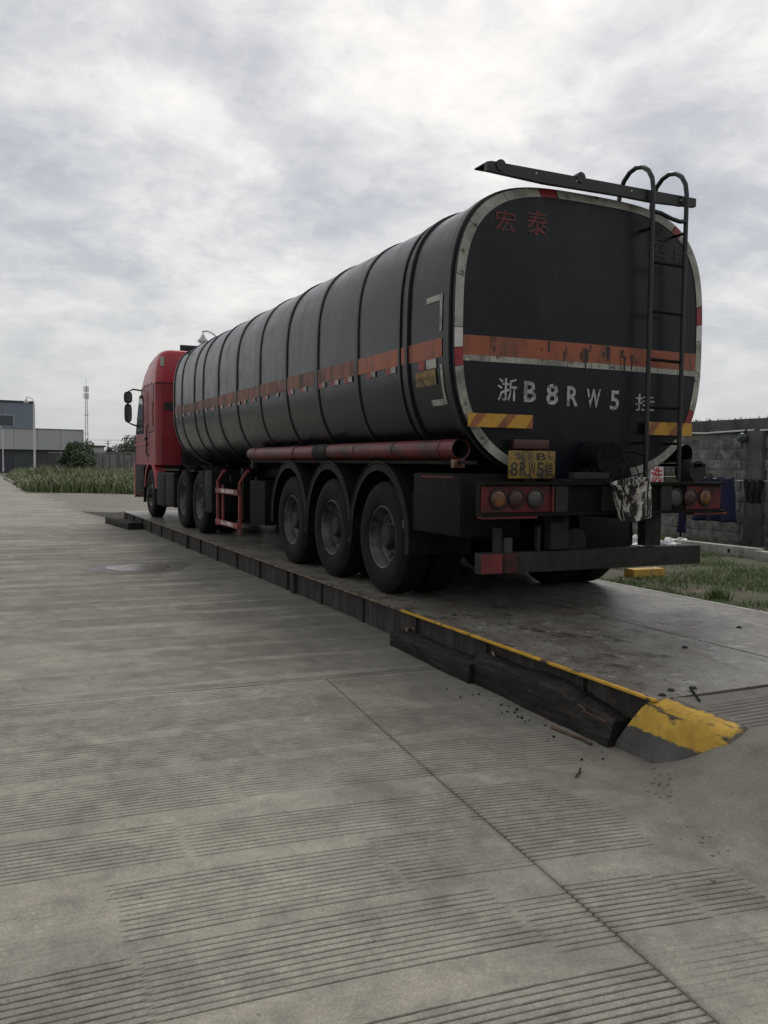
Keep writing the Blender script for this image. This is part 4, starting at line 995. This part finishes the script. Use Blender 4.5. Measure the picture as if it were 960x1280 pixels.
# clothes line with washing
cl = thing('clothes_line', 'thin clothes line on two posts in front of the block wall', 'clothes line', (7.62, 6, -.2))
for y in (-2.2, 1.02, 2.6): MB().cyl((0, y, -.05), (0, y, 1.36 if y > 2 else 1.28), .018, 8).build('post', 'frame_dark', cl)
MB().tube([(0, -2.2+4.8*k/16, 1.26-.05*sin(pi*k/16*1.5)**2) for k in range(17)], .006, 5).build('line', 'pipe_white', cl)
def cloth(name, label, cat, x, y0, y1, z0, z1, m, seed, fold=.05, taper=0, notch=None):
    b = MB(); P = []; nj, ni = 16, 30
    for j in range(nj+1):
        v = j/nj; z = z1+(z0-z1)*v; P.append([])
        for i in range(ni+1):
            u = i/ni; yy = y0+(y1-y0)*u+(u-.5)*taper*v
            P[-1].append((x+fold*(.4+v)*sin(u*17+seed+2*mnoise.noise((u*3, v*2, seed)))+.03*mnoise.noise((u*4, v*3, seed+9)), yy, z+.03*mnoise.noise((u*5, seed, 0))*v-(.05*sin(u*pi*3)**2 if j == 0 else 0)))
    b.grid(P); o = b.build(name, m); s_ = o.modifiers.new('thickness', 'SOLIDIFY'); s_.thickness = .006
    tag(o, label, cat); return o
cloth('hanging_jacket', 'dark blue cloth hanging on the clothes line, behind the tanker rear lamps', 'clothing', 7.60, 5.74, 6.62, .24, 1.08, 'cloth_blue', 1, .05, .1)
cloth('hanging_trousers', 'narrow dark blue trousers hanging beside the larger blue cloth', 'clothing', 7.60, 6.84, 7.08, -.02, .92, 'cloth_blue', 4, .03)
cloth('hanging_shirt', 'black garment hanging on the clothes line near the right edge', 'clothing', 7.60, 5.06, 5.50, .62, 1.06, 'cloth_dark', 7, .05, -.2)
cloth('hanging_towel', 'pale grey towel hanging at the right edge of the photo', 'clothing', 7.66, 4.55, 4.98, .50, 1.05, 'cloth_white', 11, .05)
# things lying on the grass
def beam(label, x, y, L, w, h, rz, z=-.22):
    t_ = thing('concrete_beam', label, 'concrete beam', (x, y, z), rz, 'pale concrete beams on the grass')
    b = MB(); b.box(-w/2, w/2, -L/2, L/2, 0, h, .012)
    b.build('beam', 'concrete_pale', t_); MB().box(-w/2-.002, -w/2+.01, -L*.2, -L*.2+.05, h*.4, h*.75).build('socket', 'plate_black', t_)
beam('long pale concrete beam on the grass, below the blue cloth', 6.40, 4.95, 1.75, .16, .19, .03)
beam('pale concrete beam on the grass at the right edge, butting the longer one', 6.27, 3.25, 1.55, .16, .17, -.05)
kb = thing('kerb_block', 'yellow painted kerb block lying on the grass, below the tanker bumper', 'kerb block', (2.98, 2.86, -.16), -.05)
b = MB().prism([(-.10, 0), (.10, 0), (.10, .08), (.06, .105), (-.10, .105)], 'x', -.26, .22); b.build('block', 'kerb_yellow', kb)
kb2 = thing('kerb_block', 'yellow and white kerb block by the far wheels, seen under the trailer', 'kerb block', (1.75, 14.9, -.17), .1)
b = MB().prism([(-.12, 0), (.12, 0), (.12, .16), (.08, .20), (-.12, .20)], 'x', -.40, .40); b.build('block', 'tape_clean', kb2)
MB().box(-.402, .402, -.122, .085, .165, .202).build('yellow_top', 'kerb_yellow', kb2)
for i, (x, y, s_, lab) in enumerate(((5.7, 6.15, .26, 'crumpled white plastic bag on the grass, left of the bumper arm'), (6.4, 5.85, .24, 'crumpled white plastic bag on the grass, right of the bumper arm'), (6.55, 5.4, .10, 'small white plastic scrap at the end of the long concrete beam'))):
    bm = bmesh.new(); bmesh.ops.create_icosphere(bm, subdivisions=4, radius=1)
    for v in bm.verts:
        p = v.co*2.2; d = 1+.45*mnoise.noise(p+Vector((i*5, 0, 0)))+.25*mnoise.noise(p*3)
        v.co = Vector((v.co.x*s_*1.5*d, v.co.y*s_*1.1*d, max(0, (v.co.z+.35))*s_*.55*d))
    me = bpy.data.meshes.new('plastic_bag'); bm.to_mesh(me); bm.free(); me.materials.append(MATS['plastic_white'])
    tag(obj('plastic_bag', me, None, (x, y, soil_z(x, y)-.01)), lab, 'plastic bag', 'white plastic bags on the grass')

# grass and weeds
def blades(name, pts, m, kind='stuff'):
    """pts = (x, y, z, height, width, lean) ; every blade a bent strip of three triangles"""
    vs, fs = [], []
    for x, y, z, h, w, ln, a in pts:
        dx, dy = cos(a), sin(a); px, py = -dy*w, dx*w; n = len(vs)
        vs += [(x-px, y-py, z), (x+px, y+py, z), (x-px*.7+dx*ln*.35, y-py*.7+dy*ln*.35, z+h*.6), (x+px*.7+dx*ln*.35, y+py*.7+dy*ln*.35, z+h*.6), (x+dx*ln, y+dy*ln, z+h)]
        fs += [(n, n+1, n+3, n+2), (n+2, n+3, n+4)]
    me = bpy.data.meshes.new(name); me.from_pydata(vs, [], fs); me.materials.append(MATS[m])
    return tag(obj(name, me), kind=kind)
rg = random.Random(17); pts = []
while len(pts) < 120000:
    x = 1.5+6.8*rg.random()**1.25; y = rg.uniform(-3.5, 12)
    d = mnoise.noise((x*.75, y*.75, 1.3))+.5*mnoise.noise((x*2.3, y*2.3, 5))
    if x < 1.75: d += .1
    if x < 3.4 and y < 2.6: d -= .10*mnoise.noise((x, y*.7, 4))+.05
    if d < -.22+rg.uniform(-.25, .25): continue
    h = rg.uniform(.025, .075)*(1+1.1*max(0, d))*(1.4 if rg.random() < .04 else 1); a = rg.uniform(0, 2*pi)
    pts.append((x, y, soil_z(x, y)-.01, h, rg.uniform(.002, .005), h*rg.uniform(.2, .9), a))
gr = blades('grass', pts, 'grass'); tag(gr, 'short patchy green grass right of the weighbridge', 'grass')
# broad-leaved weed tufts one can count near the deck edge
def tuft(x, y, s_, seed, lab, m='grass'):
    rg_ = random.Random(seed); P = []
    for k in range(130):
        a = rg_.uniform(0, 2*pi); r = s_*sqrt(rg_.random())*.8; h = s_*rg_.uniform(.4, 1.0)
        P.append((x+r*cos(a), y+r*sin(a), soil_z(x, y)-.01, h, rg_.uniform(.004, .010), h*rg_.uniform(.2, .8), a+rg_.uniform(-.6, .6)))
    o = blades('weed_tuft', P, m, None); tag(o, lab, 'weed', 'weed tufts by the deck edge')
tuft(2.35, 1.05, .17, 1, 'dark green weed tuft on bare soil, nearest the bumper end'); tuft(2.6, .25, .16, 2, 'bushy green weed tuft beside the deck edge, right of the darker tuft')
tuft(1.85, 1.7, .10, 3, 'small weed tuft on bare soil near the right rear wheel')
rg = random.Random(23); pts = []
def in_weeds(x, y):
    edge = 36.2-1.05*(x+.4) if x < 1.5 else 34.1-.35*(x-1.5)
    return x > -2.62+.3*mnoise.noise((y*.3, 0, 0)) and y > edge+.5*mnoise.noise((x*1.4, 2, 0))
while len(pts) < 60000:
    y = 31+41*rg.random()**1.6; x = rg.uniform(-2.8, 10)
    if not in_weeds(x, y): continue
    d = mnoise.noise((x*.45, y*.35, 7)); e = min(1, .35+(y-33)*.12) if x > -1 else min(1, .3+(x+2.7)*.7)
    h = rg.uniform(.25, 1.0)**.8*e*(1+.95*d)*.78+.08; a = rg.uniform(0, 2*pi)
    pts.append((x, y, -.30, h, rg.uniform(.015, .055), h*rg.uniform(.1, .7), a))
for k in range(75):
    y = 32.5+34*rg.random()**1.5; x = rg.uniform(-2.5, 9)
    if not in_weeds(x, y-.3): continue
    R_, H_ = rg.uniform(.25, .6), rg.uniform(.35, 1.0)
    for q in range(170):
        a = rg.uniform(0, 2*pi); r = R_*sqrt(rg.random()); z = H_*rg.random()**.7*(1-.5*(r/R_)**2)
        pts.append((x+r*cos(a), y+r*sin(a), -.30+z, rg.uniform(.03, .10), rg.uniform(.025, .06), rg.uniform(.06, .14), rg.uniform(0, 2*pi)))
wd = blades('weeds', pts, 'weeds'); tag(wd, 'tall green and brown weeds beyond the yard, left of the cab', 'weeds')
b = MB(); b.grid([[(x, y, -.27) for x in (-2.7, 3, 30)] for y in (36, 60, 90)]); tag(b.build('weed_ground', 'terrain'), kind='structure')
# broken kerb along the weed edge
kt = thing('yard_kerb', 'low broken pale kerb along the edge of the weeds, far left', 'kerb', (-2.6, 50, -.27))
for i, (x0, y0, x1, y1) in enumerate(((-2.75, 70, -2.66, 58), (-2.66, 57.6, -2.5, 50), (-2.48, 49.5, -2.0, 45), (-1.96, 44.6, -1.3, 40.6), (-1.25, 40.3, -.6, 37.6))):
    a = math.atan2(-(x1-x0), y1-y0); L = sqrt((x1-x0)**2+(y1-y0)**2)
    k_ = MB().box(-.06, .06, -L/2, L/2, 0, .13-.02*(i % 2), .01).build('kerbstone', 'concrete_pale', kt); k_.location = ((x0+x1)/2+2.6, (y0+y1)/2-50, 0); k_.rotation_euler = (0, 0.05*(-1)**i, a)

# ------------------------------------------------------------------ far left: works building, fence, lamps, mast
B = thing('factory_building', 'blue grey factory block with a lower pale wing and dark base, far left', 'building', (9.67, 129.67, -.35), .113)
def Bx(x0, x1, y0, y1, z0, z1, n, m, parent=B): return MB().box(x0, x1, y0, y1, z0+.35, z1+.35).build(n, m, parent)
for k in range(14):                                   # cladding panels of the wing, each its own sheet
    Bx(-3.2*(k+1)+.02, -3.2*k-.02, 0, .12, 2.73, 5.66, 'cladding_panel', 'clad_grey')
Bx(-44.8, -.02, .13, 18, 2.70, 5.60, 'wing_wall', 'clad_grey'); Bx(-44.8, .06, -.08, 18.1, 5.665, 5.80, 'wing_roof_edge', 'clad_blue')
Bx(-44.8, -.2, .5, 18, -.6, 2.69, 'base_wall', 'clad_dark'); Bx(-.06, .06, -.1, .06, -.6, 5.66, 'corner_post', 'steel_white')
for k in range(8): Bx(-5.5*(k+1)+1.4, -5.5*(k+1)+4.2, .44, .49, -.2, 2.0, 'bay_door', 'window_dark')
for k in range(8): Bx(-6.45-4.2*(k+1)+.02, -6.45-4.2*k-.02, 3, 3.14, 5.81, 9.55, 'cladding_panel', 'clad_blue')
Bx(-40, -6.45, 3.15, 16, 5.8, 9.5, 'upper_wall', 'clad_blue'); Bx(-40, -6.35, 2.9, 16.1, 9.56, 9.86, 'roof_edge', 'clad_dark')
Bx(-6.44, -6.28, 2.92, 3.1, 5.81, 9.55, 'downpipe', 'clad_dark')
for k in range(3):
    w_ = Bx(-9.1-9*k-6, -9.1-9*k, 2.93, 3.0, 6.05, 7.75, 'window', 'steel_grey')
    for q in range(3): Bx(-9.1-9*k-5.9+q*1.97, -9.1-9*k-5.9+q*1.97+1.85, 2.9, 2.928, 6.15, 7.65, 'pane', 'window_dark', w_)
fn = thing('panel_fence', 'grey precast panel fence between dark posts, beyond the weeds left of the cab', 'fence', (4.5, 76.4, -.35), math.atan2(-3.78, 3.36))
for k in range(-6, 22):
    w = .70; x = k*.80
    MB().box(x, x+w, -.03, .03, 0, 2.18+.03*sin(k*2.3)).build('fence_panel', 'fence_grey' if k > -1 else 'fence_dark', fn)
    MB().box(x+w+.0, x+.80-.0, -.02, .10, 0, 2.12).build('fence_post', 'fence_dark', fn)
MB().box(-4.8, 17.6, -.06, .08, 2.24, 2.34).build('top_rail', 'fence_grey', fn)
def lamp(x, y, z0, top, label, ang, sc=1):
    L_ = thing('street_lamp', label, 'street lamp', (x, y, z0), ang, 'white yard street lamps'); h = top-z0
    MB().cyl((0, 0, 0), (0, 0, h-.55), .085, 12, .055).build('pole', 'steel_white', L_)
    MB().cyl((0, 0, 0), (0, 0, .5), .11, 12).build('base', 'steel_white', L_)
    MB().tube([(0, 0, h-.56), (-.02, 0, h-.30), (-.12, 0, h-.12), (-.28, 0, h-.02), (-.42, 0, h+.01), (-.56, 0, h-.02)], .03, 8).build('arm', 'steel_white', L_)
    MB().cyl((-.53, 0, h-.02), (-.53, 0, h-.13), .02, 8).build('stem', 'steel_white', L_)
    MB().lathe([(h-.12, .0), (h-.13, .05), (h-.22, .09), (h-.34, .20), (h-.36, .21), (h-.36, .0)], (-.53, 0, 0), 'z', 20).build('lamp_shade', 'steel_grey', L_)
    MB().lathe([(h-.361, .15), (h-.42, .13), (h-.45, .0)], (-.53, 0, 0), 'z', 16).build('lens', 'sign_white', L_)
    return L_
lamp(-.95, 61.3, -.3, 5.72, 'white street lamp with curved arm, standing in the weeds before the factory', -.3)
lamp(-1.66, 115, -.3, 5.47, 'distant white street lamp at the left edge before the factory', -.3)
lamp(3.06, 24.8, -.28, 5.86, 'white street lamp rising behind the tank, only its curved arm showing', -.45)
bx = MB().box(-1.28, -1.02, 61.0, 61.2, .30, .62, .02).build('junction_box', 'steel_white'); tag(bx, 'small white box beside the foot of the lamp in the weeds', 'electrical box')
# lattice mast
Mt = thing('cell_tower', 'slender white lattice phone mast with aerials, right of the factory', 'mast', (23.1, 247.5, -.4))
HM = 22.2
def wdt(z): return .85-.45*z/HM
for sx, sy in ((-1, -1), (1, -1), (1, 1), (-1, 1)): MB().cyl((sx*wdt(0)/2, sy*wdt(0)/2, 0), (sx*wdt(HM)/2, sy*wdt(HM)/2, HM), .07, 6).build('mast_leg', 'steel_white', Mt)
b = MB(); z = .5; k = 0
while z < HM-1.2:
    for (a, c) in (((-1, -1), (1, -1)), ((1, -1), (1, 1)), ((1, 1), (-1, 1)), ((-1, 1), (-1, -1))):
        w0, w1 = wdt(z)/2, wdt(z+1.1)/2
        p, q = (a, c) if k % 2 else (c, a); b.cyl((p[0]*w0, p[1]*w0, z), (q[0]*w1, q[1]*w1, z+1.1), .03, 4)
    z += 1.1; k += 1
tag(b.build('bracing', 'steel_white', Mt), kind='stuff')
for z in (4.3, 9.2, 14.2): MB().lathe([(z, .0), (z, .62), (z+.12, .62), (z+.12, 0)], (0, 0, 0), 'z', 12).build('platform', 'steel_grey', Mt)
for zz_ in (18.7, 20.6):
    for k in range(3):
        a = 2*pi*k/3+.5; o = MB().box(-.14, .14, -.07, .07, 0, 1.6).build('aerial', 'steel_grey', Mt); o.location = (.62*cos(a), .62*sin(a), zz_); o.rotation_euler = (0, 0, a+pi/2)
MB().cyl((0, 0, HM), (0, 0, HM+2.2), .05, 6).build('lightning_rod', 'steel_white', Mt)
# far shed, power poles and wires
sh = thing('far_shed', 'tiny pale flat-roofed shed far away above the fence', 'shed', (16.0, 165, -.4), .1)
MB().box(-3.6, 1.2, 0, 6, 0, 4.2).build('wall', 'clad_grey', sh); MB().box(-3.9, 1.5, -.3, 6.3, 4.201, 4.5).build('roof', 'clad_dark', sh)
pw = thing('power_pole', 'distant thin power pole with cross-arms and sagging wires, above the fence', 'power pole', (13.9, 135, -.4))
MB().cyl((0, 0, 0), (0, 0, 4.8), .12, 8, .09).build('pole', 'fence_grey', pw)
for z in (4.3, 4.7): MB().box(-.55, .55, -.03, .03, z, z+.05).build('cross_arm', 'fence_grey', pw)
for i, (z, zz_) in enumerate(((4.42, 4.9), (4.85, 5.6), (4.9, 6.6))):
    MB().tube([(-26+30*k/14+(0 if k < 13 else 0), -1+.3*i, zz_+(z-zz_)*k/14-.5*sin(pi*k/14)) for k in range(15)]+[(30, 4, z+.3)], .018, 4).build('wire', 'fence_grey', pw)
# trees
def tree(name, label, cat, x, y, z0, h, w, seed, n=2600, leaf=.16, m='leaf', trunk=.35, group=None):
    rg_ = random.Random(seed); t_ = thing(name, label, cat, (x, y, z0), 0, group)
    b = MB(); b.cyl((0, 0, 0), (.05*h*rg_.uniform(-1, 1), 0, h*.75), .035*h*.5+.03, 8, .02)
    limbs = []
    for k in range(9):
        a = rg_.uniform(0, 2*pi); z = h*rg_.uniform(trunk*.5, .7); r = w*.5*rg_.uniform(.5, .9); e = Vector((r*cos(a), r*sin(a), z+h*rg_.uniform(.1, .25)))
        b.tube([(0, 0, z), (e.x*.5, e.y*.5, z+(e.z-z)*.35), tuple(e)], .02+.008*h*.4, 5); limbs.append(e)
    limbs.append(Vector((0, 0, h*.88))); b.build('trunk', 'bark', t_)
    lobes = [(e, w*rg_.uniform(.16, .30)) for e in limbs for _ in (0, 1)]
    lobes = [(c+Vector((rg_.gauss(0, w*.10), rg_.gauss(0, w*.10), rg_.gauss(0, h*.06))), r) for c, r in lobes]
    vs, fs = [], []
    for _ in range(n):
        c, r = rg_.choice(lobes); d = Vector((rg_.gauss(0, 1), rg_.gauss(0, 1), rg_.gauss(0, 1))).normalized()*r*rg_.random()**.4
        p = c+d; p.z = max(p.z, .1); u = Vector((rg_.gauss(0, 1), rg_.gauss(0, 1), rg_.gauss(0, 1))).normalized(); v = u.orthogonal().normalized(); l = leaf*rg_.uniform(.6, 1.3); k = len(vs)
        vs += [p-u*l, p+v*l*.45, p+u*l, p-v*l*.45]; fs.append((k, k+1, k+2, k+3))
    me = bpy.data.meshes.new('crown'); me.from_pydata(vs, [], fs); me.materials.append(MATS[m]); obj('crown', me, t_)
    return t_
tree('shrub', 'dense round green shrub in the weeds, in front of the factory base', 'shrub', 2.5, 68.4, -.6, 3.1, 2.3, 3, 4200, .13, trunk=.1)
tree('shrub', 'dark low shrub right of the rounder one, at the end of the fence', 'shrub', 3.75, 72, -.3, 2.5, 1.3, 5, 2200, .13, trunk=.1)
tg = 'trees beyond the fence'
tree('tree', 'leafy tree beyond the fence, tallest of the group against the cab', 'tree', 13.3, 104, -.4, 4.6, 3.8, 8, 3000, .2, 'leaf_far', group=tg)
tree('tree', 'low rounded tree beyond the fence, left of the tallest', 'tree', 12.9, 118, -.4, 3.4, 3.6, 9, 2400, .2, 'leaf_far', group=tg)
tree('tree', 'small thin tree beyond the fence, nearest the power pole', 'tree', 13.0, 126, -.4, 3.1, 2.4, 10, 1400, .2, 'leaf_far', group=tg)
tree('tree', 'broad tree beyond the fence, mostly hidden by the cab', 'tree', 16.5, 110, -.4, 4.6, 5.2, 12, 2600, .2, 'leaf_far', group=tg)
